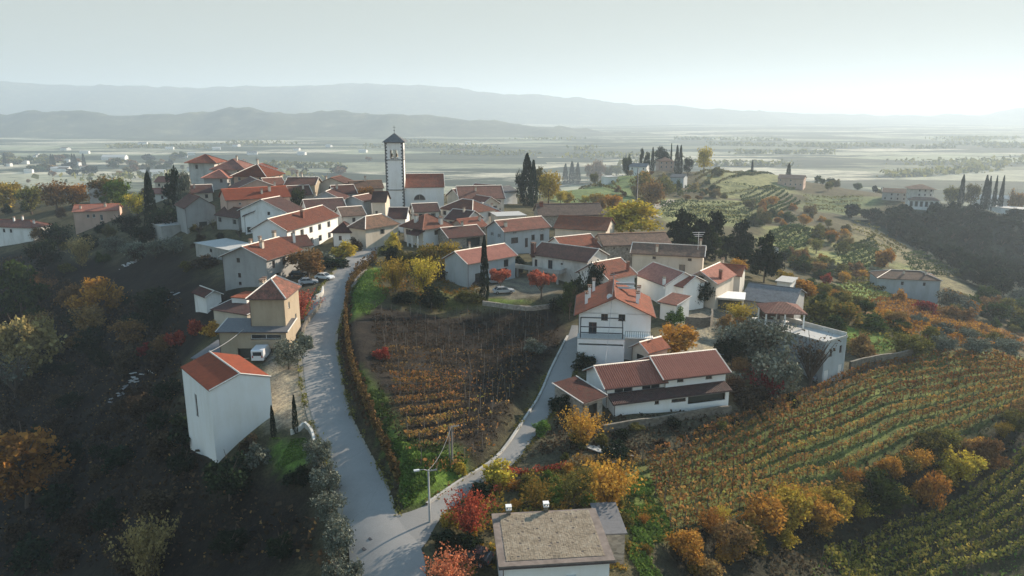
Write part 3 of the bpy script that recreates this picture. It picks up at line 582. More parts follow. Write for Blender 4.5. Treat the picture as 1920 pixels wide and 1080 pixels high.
    for s,uc,z0,w_,h_,kd in wl:
        P,U2,N2,_=sides[s]; x=P[0]+U2[0]*uc; y=P[1]+U2[1]*uc; x-=N2[0]*.1; y-=N2[1]*.1
        ang={'F':0,'R':math.pi/2,'L':-math.pi/2,'K':math.pi}[s]
        if kd=='garage' or kd=='door':
            d=MB(); d.box((-w_/2,.0,0),(w_/2,.06,h_)); 
            for q in range(1,int(h_/.45)): d.box((-w_/2,-.012,q*.45),(w_/2,0,q*.45+.03))
            x2=d.build('garage_door' if kd=='garage' else 'door',['frame_white' if kd=='garage' else 'frame_brown'],root,loc=(x,y,z0)); x2.rotation_euler=(0,0,ang); continue
        if kd=='hole':
            d=MB(); d.box((-w_/2,.6,0),(w_/2,.66,h_)); d.box((-w_/2-.02,.0,0),(-w_/2,.6,h_)); d.box((w_/2,.0,0),(w_/2+.02,.6,h_)); d.box((-w_/2,0,h_),(w_/2,.6,h_+.02))
            x2=d.build('recess',['shutter_dark'],root,loc=(x,y,z0)); x2.rotation_euler=(0,0,ang); continue
        f,g,sh=window_mesh(w_,h_,'white' if (wall in('salmon','ochre') or kd=='w') else 'brown')
        wo=link('window',f,root,(x,y,z0),ang); 
        if dist<330: link('pane',g,wo)
        else: link('pane',g,wo)
        if shut and kd!='n' and dist<260 and (hash((round(uc,1),s))%3>0):
            link('shutter',sh,wo,(0,-.10,0)); link('shutter',sh,wo,(-w_*1.31-.0,-.10,0))
    for c in chim:
        fu,fv,h_=c[:3]; wd=c[3] if len(c)>3 else .55; mt=c[4] if len(c)>4 else ('cream' if wall!='white' else 'white')
        link('chimney',chimney_mesh(h_,wd,mt),ro,(fu*L_,fv*D,rz_(fu*L_,fv*D)+t))
    HOUSES.append((label,dist,L_,D,ze,hv))
    R_=dict(root=root,a=a,U=U,V=Vv,L=L_,D=D,ze=ze,zb=zb,zt=zt,rz=rz,roof=ro,g=float(np.mean(gfront)),rzf=rz_,dist=dist); FOOT.append(R_); return R_
def sub(h,u,v,z): # world point from a house's local frame (z above its eaves)
    p=h['a'][:2]+h['U']*u+h['V']*v; return Vector((p[0],p[1],h['ze']+z))
B_=house
# --- foreground
hb=B_('white_house','white house at the bottom edge under a weathered flat stone slab roof','house',(943,1062),(1143,1050),6.2,8.2,'shed',.25,'brightwhite','roof_old_slab',[],o=.42,t=.26,deep=1.5,caps=False)
hw=B_('gabled_barn','tall windowless white barn with a two tone red roof on the left slope','barn',(393,733),(506,707),8.2,11.8,'gable_v',1.35,'brightwhite','roof_bright',[('L',.45,2.4,.9,3.2,'n')],o=.12,t=.14,caps='mortar',gutter=False,deep=2,shut=False)
ho=B_('ochre_house','ochre house wing with two garage openings below a lean-to roof beside the road','house',(410,622),(536,622),5.0,5.2,'shed',.7,'ochre','roof_slate',[('F',.18,.5,4.2,.8,'n'),('F',.70,.5,5.0,.8,'n'),('F',.42,2.9,3.6,2.3,'hole'),('F',.78,2.9,4.2,2.3,'hole')],o=.4,shut=False)
B_('tower_house','square ochre tower house with an old tiled hip roof above the garage wing','house',(467,557),(532,557),9,8.5,'hip',2.3,'ochre','roof_mottled',[('R',.3,1.5,.8,1.1,'n'),('R',.7,4.5,.8,1.1,'n')],[(.03,.75,1.0),(.03,.9,1.0),(.08,.6,.9)],caps=True,ze=9.6,voff=0)
B_('lean_to','low grey roofed outbuilding behind the white barn','outbuilding',(362,672),(428,676),2.6,8,'shed',.6,'grey','roof_slate',[],o=.3,gutter=False)
B_('shed','white shed with a red tiled roof below the grey gabled house','shed',(386,556),(414,551),2.8,6,'gable_v',.9,'white','roof_dark',[],gutter=False)
B_('shed','small white flat block behind the ochre tower house','shed',(434,558),(462,560),3.2,5,'flat',.2,'white','roof_pink',[],o=.2,gutter=False)
B_('shed','low dark red lean-to between the white sheds and the ochre house','shed',(400,580),(463,590),2.4,6,'shed',.8,'cream','roof_dark',[],gutter=False)
B_('gabled_house','tall grey gabled house with four chimneys facing the dark slope','house',(417,480),(499,486),7.4,12.5,'gable_v',2.4,'grey','roof_red',[('F',.36,.2,.9,1.0,'n'),('F',.36,3.6,.8,1.0,'n'),('F',.36,5.6,.7,.7,'n'),('R',.2,.8,1,1.6,''),('R',.5,.8,1,1.6,''),('R',.8,.8,1,1.3,''),('R',.3,3.8,1,1.6,''),('R',.7,3.8,1,1.6,'')],[(.32,.42,1.1),(.38,.62,1.1),(.46,.95,1.4,.7),(.68,.3,1.3,.7)],caps=True,o=.6)
B_('house_wing','low wing with a dark red roof behind the grey gabled house','house',(522,466),(584,459),4.6,7,'gable_u',1.8,'cream','roof_dark',None,[(.55,.2,2.2,.5,'white')],floors=1)
B_('farm_shed','pale concrete flat roofed yard shed on the left slope','shed',(366,456),(440,472),3.2,9,'flat',.2,'concrete','slab_pale',[('F',.4,.6,1.2,.9,'n')],o=.3)
B_('farm_shed','small concrete shed with a pale lid under the dark gable','shed',(302,425),(352,420),3.0,8,'flat',.2,'concrete','slab_pale',[],o=.2)
B_('cottage','small pink roofed house on the left hillside with two upper windows','house',(137,397),(220,394),6.0,9,'gable_u',1.8,'salmon','roof_pink',[('F',.32,1.2,.9,1.3,'n'),('F',.45,1.2,.9,1.3,'n'),('F',.62,1.5,.9,2.1,'n')],[(.15,.2,.9),(.7,.3,1.2,.7)])
B_('cottage','white house cut by the left edge of the view with three chimneys','house',(-32,424),(60,427),7.0,9,'hip',2.0,'white','roof_red',[('F',.42,.8,1,1.3,'n'),('F',.56,.8,1,1.3,'n')],[(.5,.4,1.3),(.64,.5,1.3),(.9,.4,1.1)])
B_('cottage','white gable end half hidden in the autumn trees on the left','house',(166,356),(190,356),6,8,'gable_v',1.2,'white','roof_dark',[])
# --- upper left village
B_('villa_tower','villa tower with an overhanging pyramid roof on the hilltop','tower',(353,303),(401,303),9.0,9.5,'hip',2.3,'pale','roof_red',[('F',.3,1.2,1,1.6,''),('R',.5,1.2,1,1.6,'')],o=1.2,zd=292)
B_('villa','long hip roofed villa block beside the hilltop tower','villa',(398,316),(456,316),6.5,14,'hip',3.0,'cream','roof_red',None,[(.6,.5,1.4)],caps='mortar',o=.9)
B_('villa','pink villa block with a broad hip roof right of the hilltop tower','villa',(438,328),(497,329),6.5,13,'hip',3.4,'salmon','roof_red',None,[(.5,.5,1.4)],caps='mortar',o=.9)
B_('villa_wing','villa wing with a sunlit white balcony end at the hilltop','villa',(491,325),(519,316),5.5,9,'hip',2.4,'white','roof_red',None,caps='mortar',zd=288)
B_('villa_wing','low dark villa wing with a small hip roof under the tower','villa',(382,332),(425,332),5.0,9,'hip',2.3,'grey','roof_pink',None,caps='mortar',o=.8)
B_('village_house','dark roofed house left of the villa behind the evergreens','house',(290,341),(350,341),5,9,'gable_u',1.8,'cream','roof_dark',None,[(.8,.4,1.2)],zd=330)
B_('village_house','low house with a faded pink roof by the black cypress','house',(272,363),(314,363),4,8,'gable_u',1.5,'pale','roof_pink',None)
B_('village_house','grey plaster house with a dark gable next to the long salmon house','house',(347,390),(403,386),6.5,12,'gable_v',3.0,'grey','roof_brown',[('F',.55,4.6,2.4,2.2,'hole')],caps=True)
B_('village_house','long salmon house with a bright red roof in the upper left of the village','house',(425,375),(543,368),6.8,10,'gable_u',2.6,'salmon','roof_bright',[('F',.2,1,.7,.7,'n'),('F',.8,1.2,.8,1,'n')],[(.72,.3,1.3,.7),(.58,.2,1)],caps=True)
B_('village_house','wide brown gable roof behind the long salmon house','house',(440,356),(524,352),5.5,12,'gable_v',3.0,'salmon','roof_brown',None,[(.93,.2,1.2)])
B_('village_house','tan house with a flat pitched brown roof and one dark window','house',(535,346),(590,346),5.5,9,'gable_u',2.0,'ochre','roof_brown',[('F',.4,1.2,1.2,1.5,'n')],[(.3,.5,1.3),(.45,.5,1.3)],caps=True)
B_('village_house','white gabled house topped by rooftop solar frames at the village skyline','house',(590,346),(654,347),5.0,9,'gable_v',2.4,'cream','roof_brown',[],[(.2,.5,1.2)],caps=True)
B_('village_house','red roofed gabled house with a white verge below the skyline house','house',(583,374),(640,374),5.0,10,'gable_v',2.4,'bluegrey','roof_dark',None,[(.1,.2,1.0)],caps='mortar')
B_('village_house','blue white gabled house with the higher of two stacked gables','house',(450,394),(537,398),6.5,8,'gable_v',3.2,'white','roof_dark',[('F',.62,.1,.9,.9,'n')],caps=True,o=.6)
B_('village_house','blue white front gable stacked before the higher gable','house',(458,405),(513,403),4.8,4.5,'gable_v',1.7,'brightwhite','roof_dark',[('F',.8,.6,1.2,1.5,'n'),('F',.3,3.2,3.8,1.6,'hole')],caps=True,o=.5)
B_('village_house','low house with a deep red brown roof above the long white house','house',(577,395),(648,391),4.2,10,'gable_u',2.6,'white','roof_dark',None,caps=True)
B_('village_house','small white gable with a pale arched front beside the plaza','house',(643,376),(681,378),4.2,9,'gable_v',1.4,'bluegrey','roof_brown',[],caps='mortar')
B_('village_house','house with a brown roof just left of the bell tower','house',(660,354),(718,352),5.0,9,'gable_u',2.2,'cream','roof_old',[],[(.5,.5,1.2)])
B_('village_house','tan house with a red roof wedged left of the bell tower','house',(698,378),(722,378),5.5,9,'gable_u',2.6,'cream','roof_dark',[('F',.3,3.0,.8,1.6,'n')])
hl=B_('long_house','long white house with a sunlit window front running up the village street','house',(537,432),(633,404),6.4,9.5,'gable_u',2.6,'brightwhite','roof_red',[('F',u,d,1.0,1.5,'') for u in(.1,.27,.44,.61,.8) for d in(.9,3.9)],[(.45,.25,1.5,.8,'roof_red')],caps='mortar',o=.5)
B_('street_house','small white house with a pyramid roof at the end of the long white house','house',(624,434),(657,434),4.0,6,'hip',2.0,'brightwhite','roof_dark',[('F',.4,1.2,.8,1.2,'n')])
B_('street_house','cream house with a faded brown hip roof on the village street corner','house',(655,424),(685,428),5.5,12,'hip',2.4,'cream','roof_old',[('R',.5,1,.9,1.2,'')],caps=True)
# --- centre and right of church
B_('village_house','dark roofed white house directly below the bell tower','house',(728,409),(760,409),4.2,9,'gable_u',2.4,'white','roof_dark',[])
hp=B_('porch_house','white house with a broad red roof and an arched porch below the church','house',(757,421),(793,427),5.0,9.5,'hip',2.6,'brightwhite','roof_brown',[('F',.22,1.1,2.2,1.2,''),('F',.7,1.3,1.2,1.8,'n'),('R',.5,1.2,1,1.2,'')],[(.45,.15,1.6,.9,'pale'),(.95,.7,1.5,.9,'pale')],o=.9)
B_('village_house','big red roof running down to the right of the church nave','house',(862,373),(945,371),5,13,'gable_u',3.6,'pale','roof_brown',None,[(.4,.3,1.1)],caps='mortar')
B_('village_house','cream gabled annex leaning on the right side of the church','house',(838,366),(862,370),5,8,'gable_v',2.4,'cream','roof_red',[],caps='mortar')
B_('village_house','hip roofed house with two bright white hip lines near the church','house',(826,390),(886,398),4.6,10,'hip',2.8,'white','roof_brown',None,caps='mortar')
B_('village_house','bright red hip roof right of the house with white hip lines','house',(895,399),(938,396),4.2,9,'hip',2.4,'cream','roof_red',None,[(.8,.3,.9)],caps='mortar')
B_('village_house','dark roofed house with a pale stone gable in the middle of the village','house',(836,409),(873,413),4.5,7.5,'gable_u',2.2,'pale','roof_dark',None,[(.6,.4,1.0)],caps='mortar')
B_('barn','low dark barn with an open front behind the yellow shrubs','barn',(842,446),(906,440),3.2,9,'gable_u',2.0,'stone','roof_dark',[('F',.7,.6,4,2.2,'hole')],[(.6,.5,1.0)])
B_('terrace_block','pale flat terrace block with rooftop tanks before the cypresses','house',(933,406),(986,404),4.6,9,'flat',.2,'cream','slab_pale',[('F',.4,1,1,1.2,'n')],o=.3)
B_('village_house','tiny white pitched house peeking over the roofs right of the church','house',(914,358),(944,361),4.5,8,'gable_v',1.6,'brightwhite','roof_grey',[])
B_('village_house','grey blue two storey house with a flat red roof in the village centre','house',(946,434),(1030,425),6.4,8.5,'gable_u',2.2,'bluegrey','roof_red',[('F',.22,1.9,2.2,1.5,'n'),('F',.63,1.7,1.1,1.5,'n'),('F',.83,1.8,1.2,1.7,'n'),('F',.22,.25,.5,.5,'w'),('F',.83,.25,.5,.5,'w'),('F',.48,2.4,1,2.4,'n'),('L',.3,1,.7,.9,'w'),('L',.7,1,.7,.9,'w')],[(.1,.2,1,.7)])
hc=B_('carport_house','house with a fiery red roof over an open pillared ground floor','house',(877,494),(966,478),5.4,8,'gable_u',2.0,'bluegrey','roof_bright',[('F',.25,2.6,3,2.6,'hole'),('F',.7,2.6,3.4,2.6,'hole'),('F',.4,.8,1,1.2,'n'),('F',.8,.7,1.4,1.6,'n')],[(.3,.55,1.3,.3)],caps='mortar')
hc2=B_('balcony_house','grey house with a dark brown roof above a long curved balcony','house',(998,476),(1101,490),5.6,9,'gable_u',2.0,'pale','roof_brown',[('F',.07,1.2,.8,1.6,'n'),('F',.34,.9,1.2,2.2,'n'),('F',.55,1.2,.6,.4,'n')],[(.02,.0,2.2,.9,'roof_dark')],caps='mortar')
B_('village_house','red roofed white house directly behind the balcony house','house',(1060,469),(1124,462),4.6,9,'gable_u',2.4,'brightwhite','roof_red',[],[(.95,.1,1.0,.6,'roof_red')],caps='mortar')
B_('long_barn','long low building with a brown roof and a white skylight strip','barn',(1040,427),(1136,432),4.6,12,'gable_u',2.6,'cream','roof_brown',[],caps=True)
B_('long_barn','rearmost long building with a weathered brown roof by the yellow tree','barn',(1012,404),(1130,402),4.4,12,'gable_u',2.8,'stone','roof_old',[],[(.06,.4,1.2,1.0,'roof_red')])
B_('long_barn','long tan stone building with a worn sandy roof right of centre','barn',(1133,460),(1256,456),6.2,9,'gable_u',2.0,'stone','roof_old',[('F',.15,.6,.4,.5,'n'),('F',.35,.9,.4,.5,'n'),('F',.3,3.6,1.0,.7,'n')])
B_('village_house','cream house with a sandy roof and two dark windows beneath the dark trees','house',(1185,474),(1318,481),7.0,8,'gable_u',1.7,'cream','roof_old',[('F',.32,.6,.8,.6,'n'),('F',.82,.6,.9,.6,'n'),('F',.72,2.2,1.4,1.9,'n')],[(.35,.1,1.2,.5),(.95,.5,1.2,.5)])
hm=B_('white_villa','large white gabled villa with white chimneys beside the side road','villa',(1085,587),(1221,591),8.0,12.5,'gable_v',2.8,'brightwhite','roof_red',[('F',.36,-.1,1.1,1.25,'n'),('F',.60,-.15,1.1,1.25,'n'),('F',.2,1.5,1.3,2.2,'n'),('R',.25,1.4,.8,1.1,'n'),('R',.7,1.4,.8,1.4,'n'),('R',.45,4.4,.8,1.2,'n')],[(.1,.3,1.7,.5,'brightwhite'),(.14,.55,1.9,.5,'brightwhite'),(.2,.85,1.9,.5,'brightwhite'),(.82,.25,1.7,.5,'brightwhite'),(.86,.62,1.8,.5,'brightwhite')],o=.7)
B_('villa_terrace','white terrace block projecting in front of the large white villa','terrace',0,0,4.2,2.6,'flat',.1,'brightwhite','slab_pale',[('F',.5,.75,7.2,.28,'hole')],o=.05,shut=False,caps=False,frame=(hm,-.05,-2.7,-3.6),Lo=7.6)
B_('porch','small tiled porch with a stone arch attached below the white villa','porch',(1186,650),(1216,660),3.2,4.5,'gable_v',1.1,'cream','roof_pink',[('F',.5,.9,1.5,2.0,'hole')],o=.4)
B_('side_wing','low white side wing with a red roof right of the large white villa','house',(1238,566),(1268,572),3.6,5,'shed',.8,'brightwhite','roof_red',[])
B_('village_house','white house with a sloping red roof left behind the large white villa','house',(1141,523),(1190,513),5.4,9,'gable_u',2.6,'brightwhite','roof_red',[('F',.28,.9,.7,1.4,'n')],[(.85,.1,1.6,.5,'roof_red')],caps='mortar')
B_('village_house','white house with a lit salmon roof behind the large white villa','house',(1195,514),(1248,534),4.4,8.5,'gable_u',2.2,'brightwhite','roof_pink',[],[(.97,-.02,1.3,.5,'brightwhite')],caps='mortar')
B_('village_house','small white house end stepping down right of the salmon roofed house','house',(1251,530),(1281,537),5.0,7,'gable_u',1.6,'brightwhite','roof_pink',[],caps='mortar')
B_('stone_house','beige stone house with a pink gable roof beside the carport','house',(1284,523),(1343,531),5.4,11,'gable_v',2.1,'cream','roof_pink',[('F',.45,1.1,1,2.4,'n')],[(.95,.3,1.6,.6,'roof_red')],caps='mortar')
B_('village_house','low red roof behind the beige stone house','house',(1343,513),(1388,517),4.2,8,'gable_u',1.6,'pale','roof_red',[],[(.1,.6,1.2,.5)])
B_('carport','open carport with a flat white roof next to the stone house','carport',(1341,558),(1394,562),3.0,6,'flat',.1,'pale','trim_white',[('F',.5,.35,5.2,2.4,'hole')],o=.3)
B_('grey_barn','wide low barn with a dull grey roof behind the carport','barn',(1392,561),(1486,573),3.8,13,'gable_u',2.2,'grey','roof_grey',[])
ht=B_('terrace_house','grey blue house with a flat roof terrace above the right vineyard','house',(1548,645),(1588,633),8.0,15,'flat',.1,'bluegrey','slab_pale',[('F',.3,1.4,.8,1.3,'n'),('F',.75,1.2,.8,1.3,'n'),('F',.18,5.2,1.5,2.6,'garage'),('F',.82,4.9,1.3,2.6,'garage')],o=.1)
B_('farmhouse','small white cube building by the orange shrubs behind the grey barn','house',(1457,527),(1482,530),3.6,6,'flat',.1,'white','slab_pale',[])
B_('farmhouse','tiny white gable wall among the dark trees right of the village','house',(1444,467),(1460,465),3.6,5,'gable_v',.8,'white','roof_old',[])
# houses tucked into the gaps of the village
B_('village_house','low brown roofed house tucked behind the right end of the long salmon house','house',(546,366),(584,364),4.8,9,'gable_u',2.4,'cream','roof_brown',None,[(.7,.3,1.2)],caps='mortar')
B_('village_house','dark roofed house between the skyline house and the bell tower','house',(628,364),(668,362),4.6,9,'gable_u',2.4,'bluegrey','roof_dark',None,[(.2,.3,1.1)])
B_('village_house','red roofed house behind the big red roof right of the nave','house',(878,357),(914,360),4.6,9,'gable_u',2.2,'white','roof_red',None)
B_('village_house','low red roof just left of the flat terrace block','house',(903,384),(936,381),4.2,8,'gable_v',2.2,'cream','roof_red',None,caps='mortar')
B_('village_house','dark roofed lean house directly under the church nave wall','house',(778,397),(823,395),3.8,7,'gable_u',2.0,'pale','roof_dark',None)
B_('village_house','brick red roofed house between the low dark barn and the grey blue house','house',(872,428),(912,423),4.2,7,'gable_u',2.0,'stone','roof_red',None,[(.9,.3,1.1)])
B_('village_house','pinkish roofed house at the plaza above the street corner','house',(642,405),(684,402),4.0,7,'gable_u',2.0,'pale','roof_old',None,caps='mortar')
B_('village_house','dark roofed house squeezed left of the two stacked blue white gables','house',(405,402),(446,408),4.2,7,'gable_u',2.0,'grey','roof_brown',None)
B_('village_house','faded red roofed house under the low dark villa wing','house',(352,362),(398,360),4.6,9,'gable_u',2.2,'cream','roof_dark',None,[(.3,.3,1)])
B_('village_house','small brown roof between the villa blocks and the tan house','house',(500,347),(534,345),4.4,8,'gable_u',2.0,'salmon','roof_brown',None)
# long tiled building
h1=B_('tiled_outbuilding','lower left half of the long white building with a ribbed tile roof','house',(1137,726),(1362,700),3.9,7.5,'gable_u',1.9,'brightwhite','roof_pink',[('F',.3,.5,3,.65,'w'),('F',.78,.5,3,.65,'w')],shut=False,o=.5,Lo=9.4)
h2=B_('tiled_outbuilding','taller right half of the long white building with a ribbed tile roof','house',0,0,7,8.2,'gable_u',1.9,'brightwhite','roof_pink',[('F',.25,.5,1.1,.5,'n'),('F',.72,.5,1.1,.5,'n')],shut=False,o=.6,frame=(h1,9.4,-.35,.6),Lo=10.4)
B_('tiled_veranda','dark red veranda roof along the foot of the long white building','veranda',0,0,2.6,2.0,'shed',.6,'brightwhite','roof_dark',[('F',.36,.35,.7,.5,'n'),('F',.55,.4,2.4,.5,'n'),('F',.8,.35,6.4,1.2,'hole')],o=.35,frame=(h1,.3,-2.3,-1.75),Lo=19.0)
B_('lean_to','dark red lean-to roof at the left end of the long white building','outbuilding',(1094,754),(1130,742),3.0,6,'shed',1.0,'stone','roof_dark',[('F',.5,.8,1.8,2,'hole')],o=.5)
B_('annex','dark roofed annex with a pale sloping lid beside the slab roofed house','outbuilding',(1128,1002),(1172,1000),3.4,5.5,'shed',.3,'stone','roof_slate',[],o=.2,gutter=False)
# --- far right and far hills
B_('farmhouse','long blue white farmhouse with a low hip roof among the right vineyards','house',(1646,521),(1764,526),6.5,11,'hip',2.0,'bluegrey','roof_old',[('F',.75,1,.9,1.2,'n'),('F',.4,1,.9,1.2,'n')],[(.45,.3,1.1),(.8,.3,1.1)],ze=None)
fg='hazy houses on the right ridge'
B_('villa','tall hazy villa with a wide eaved top storey on the right ridge','villa',(1709,353),(1752,354),13,12,'hip',2.2,'pale','roof_old',None,o=1.4,floors=3)
B_('villa','arcaded lower front of the hazy villa on the right ridge','villa',(1705,374),(1762,376),7,6,'hip',1.5,'white','roof_old',[('F',(k+.5)/6,1.0,1.8,3.6,'hole') for k in range(6)],o=.6)
B_('farmhouse','long pale roof just left of the hazy ridge villa','house',(1655,360),(1702,362),6,12,'gable_u',2.4,'grey','roof_old',None)
B_('farmhouse','faint long pale building behind the row of ridge cypresses','house',(1824,370),(1897,374),5,12,'gable_u',2.2,'white','slab_pale',None,zd=600)
B_('farmhouse','bright hazy terrace building at the far right edge of the ridge','house',(1860,388),(1930,394),7,14,'flat',.2,'white','slab_pale',[('F',.5,1.5,6,2,'hole')],zd=560)
B_('farmhouse','pinkish hazy farmhouse on the distant ridge field','house',(1459,334),(1507,336),6,12,'gable_u',2.4,'salmon','roof_old',None)
B_('manor','pale manor almost hidden by cypresses on the far knoll','house',(1236,302),(1264,302),7,12,'hip',2.4,'salmon','roof_old',None,zd=545)
B_('farmhouse','white cottage with a dark roof left of the far knoll','house',(1180,312),(1212,313),4,8,'gable_u',2,'white','roof_grey',None,zd=520)
B_('farmhouse','blue grey shed with a gleaming roof edge below the far knoll','barn',(1257,332),(1282,333),6,10,'gable_u',1.6,'bluegrey','roof_grey',[])
B_('farmhouse','little white wall house where the pale track meets the ridge','house',(1140,332),(1158,331),4,7,'flat',.2,'white','slab_pale',[])
# ------------------------------------------------------------------ church and bell tower
def church():
    t=256.; A=(721,267); B=(755,267); ze=CZ+ray(*A)[2]*t; a=at(*A,ze); b=at(*B,ze); w_=float(np.linalg.norm(b-a)); U=(b-a)[:2]/w_; rz=math.atan2(U[1],U[0])+.05
    zb=H(a[0]+3,a[1]+3)-2; Z=ze-zb
    r=empty('bell_tower',(a[0],a[1],zb),rz,'tall white square bell tower with dark corner stones and a grey pyramid cap','bell tower')
    mb=MB(); bz=Z-5.6
    for P,U2,N2 in (((0,0),(1,0),(0,-1)),((w_,0),(0,1),(1,0)),((w_,w_),(-1,0),(0,1)),((0,w_),(0,-1),(-1,0))):
        facade(mb,w_,0,Z,[(w_*.27,bz,w_*.47,bz+3.1),(w_*.53,bz,w_*.73,bz+3.1)],P,U2,N2,0,.45)
        # arched heads
        for c in (.37,.63):
            for s_ in range(5):
                f=s_/5; 
    mb.box((.3,.3,bz-.5),(w_-.3,w_-.3,bz-.2)); mb.build('wall',['pale_tower'],r)
    q=MB(); k=0; z=1.0
    while z<Z-.7:
        for cx,cy in ((0,0),(w_,0),(w_,w_),(0,w_)):
            lx=.75 if k%2 else .42; ly=.42 if k%2 else .75
            x0=-.06 if cx==0 else cx-lx; x1=lx if cx==0 else cx+.06; y0=-.06 if cy==0 else cy-ly; y1=ly if cy==0 else cy+.06
            q.box((x0,y0,z),(x1,y1,z+.5))
        z+=.56; k+=1
    q.build('corner_stones',['quoin'],r)
    c=MB()
    for z in (bz-.45,8.3,Z-.25): c.box((-.16,-.16,z),(w_+.16,w_+.16,z+.26))
    c.build('string_course',['quoin'],r)
    p=MB(); o=.75; hh=3.1; m_=w_/2
    p.face([(-o,-o,Z),(w_+o,-o,Z),(w_+o,w_+o,Z),(-o,w_+o,Z)][::-1]); E_=[(-o,-o,Z),(w_+o,-o,Z),(w_+o,w_+o,Z),(-o,w_+o,Z)]
    for i in range(4): 
        x,y=E_[i],E_[(i+1)%4]; x2=(x[0],x[1],Z+.18); y2=(y[0],y[1],Z+.18); p.face([x,y,y2,x2]); p.face([x2,y2,(m_,m_,Z+hh)],[(0.01,0),(7,0),(3.5,4)])
    rf=p.build('roof',['roof_grey'],r)
    v=MB(); v.tube([(m_,m_,Z+hh-.2),(m_,m_,Z+hh+2.5)],.06,5); v.tube([(m_-.5,m_,Z+hh+1.9),(m_+.5,m_,Z+hh+1.9)],.05,5); v.lathe([(0,-.25),(.25,0),(0,.25)],8,c=(m_,m_,Z+hh+.8)); v.build('cross',['iron_dark'],rf)
    for c in (.37,.63):
        bl=MB(); bl.lathe([(.05,1.15),(.22,1.05),(.3,.7),(.36,.3),(.5,0)],12,c=(w_*c,1.0,bz+.7)); bl.tube([(w_*c,1.0,bz+1.8),(w_*c,1.0,bz+3.0)],.05,5); bl.build('bell',['bronze'],r,True)
    cp_=MB(); 
    for c in (.37,.63):
        n=8; R=w_*.1
        for i in range(n):
            a0=math.pi*i/n; a1=math.pi*(i+1)/n
            cp_.face([(w_*c-R*math.cos(a0),-.02,bz+3.1-R+R*math.sin(a0)),(w_*c-R*math.cos(a1),-.02,bz+3.1-R+R*math.sin(a1)),(w_*c-R*math.cos(a1),-.02,bz+3.12),(w_*c-R*math.cos(a0),-.02,bz+3.12)])
    cp_.build('arch_head',['pale_tower'],r)
    mu=MB(); mu.box((w_*.48,-.06,bz),(w_*.52,.1,bz+3.1)); mu.build('mullion',['quoin'],r)
    n=house('church_nave','white church nave with a plain red roof and a half round window','church',(758,351),(832,350),8.5,12,'gable_u',4.0,'brightwhite','roof_red',[],o=.35,caps='mortar',zd=262)
    lm=MB(); cxn=n['L']*.38; z0=n['zt']-4.6; R=2.0; N_=14
    pts=[(cxn-R*math.cos(math.pi*i/N_),-.03,z0+R*math.sin(math.pi*i/N_)) for i in range(N_+1)]; lm.face(pts); g=lm.build('window',['glass'],n['root'])
    fr=MB(); fr.tube([(x,y-.03,z) for x,y,z in pts]+[(pts[0][0],-.06,pts[0][2])],.10,5); fr.tube([(cxn,-.06,z0),(cxn,-.06,z0+R)],.05,4); fr.build('frame',['concrete'],g)
plain('quoin',(.09,.09,.09),.9); church()
# details on particular houses -------------------------------------------------
def bars(name,mat,segs,parent,rad=.05,n=5):
    mb=MB()
    for s in segs: mb.tube(s,rad,n)
    return mb.build(name,[mat],parent)
# pergola, balcony and rail of the white villa
L_=hm['L']; zt=hm['zt']; r=hm['root']
px=[.4,7.2]; zd_=zt-3.5
bars('pergola','iron_dark',[[(px[0],-2.5,zd_),(px[0],-2.3,zt-1.6)],[(px[1],-2.5,zd_),(px[1],-2.3,zt-1.6)],[(px[0],-2.4,zt-1.6),(px[1],-2.4,zt-1.6)],[(px[0],-.05,zt-.7),(px[1],-.05,zt-.7)],[(px[0],-2.4,zt-1.6),(px[0],-.05,zt-.7)],[(px[1],-2.4,zt-1.6),(px[1],-.05,zt-.7)],[(px[0],-2.5,zd_+.95),(px[1],-2.5,zd_+.95)]],r,.09)
mb=MB(); mb.box((7.6,-1.3,zd_-.2),(L_+.4,-.002,zd_)); bl=mb.build('balcony',['brightwhite'],r)
bars('railing','iron_dark',[[(x,-1.25,zd_),(x,-1.25,zd_+1.0)] for x in np.arange(7.7,L_+.4,.35)]+[[(7.7,-1.25,zd_+1),(L_+.35,-1.25,zd_+1)]],bl,.03,4)
bars('antenna','cable_grey',[[(L_*.48,3.5,zt+2.5),(L_*.48,3.5,zt+6.2)],[(L_*.48-.7,3.5,zt+5.9),(L_*.48+.7,3.5,zt+5.9)],[(L_*.48-.5,3.5,zt+5.5),(L_*.48+.5,3.5,zt+5.5)]],hm['roof'],.035,4)
mb=MB(); mb.lathe([(0,0),(.35,.06),(.55,.2)],12); d=mb.build('satellite_dish',['trim_white'],hm['roof']); d.location=(L_*.42,1.0,zt+2.6); d.rotation_euler=(1.1,0,.4)
# solar water heater on the villa roof
mb=MB(); mb.box((L_*.5+.3,8.5,zt+3.0),(L_*.5+3.6,9.0,zt+3.35)); mb.box((L_*.5+.3,7.2,zt+2.6),(L_*.5+3.6,8.5,zt+2.66)); mb.build('solar_panel',['metal_grey'],hm['roof'])
# ribbed tiles of the long building
for hh,o in ((h1,.5),(h2,.6)):
    mb=MB(); D2=hh['D']/2; x=-o+.15; zt=hh['zt']
    while x<hh['L']+o-.1:
        mb.tube([(x,-o-.02,hh['rzf'](0,-o)+.17),(x,D2,hh['rzf'](0,D2)+.17)],.085,6,cap=False); x+=.36
    mb.build('roof_ribs',['roof_pink'],hh['roof'],True)
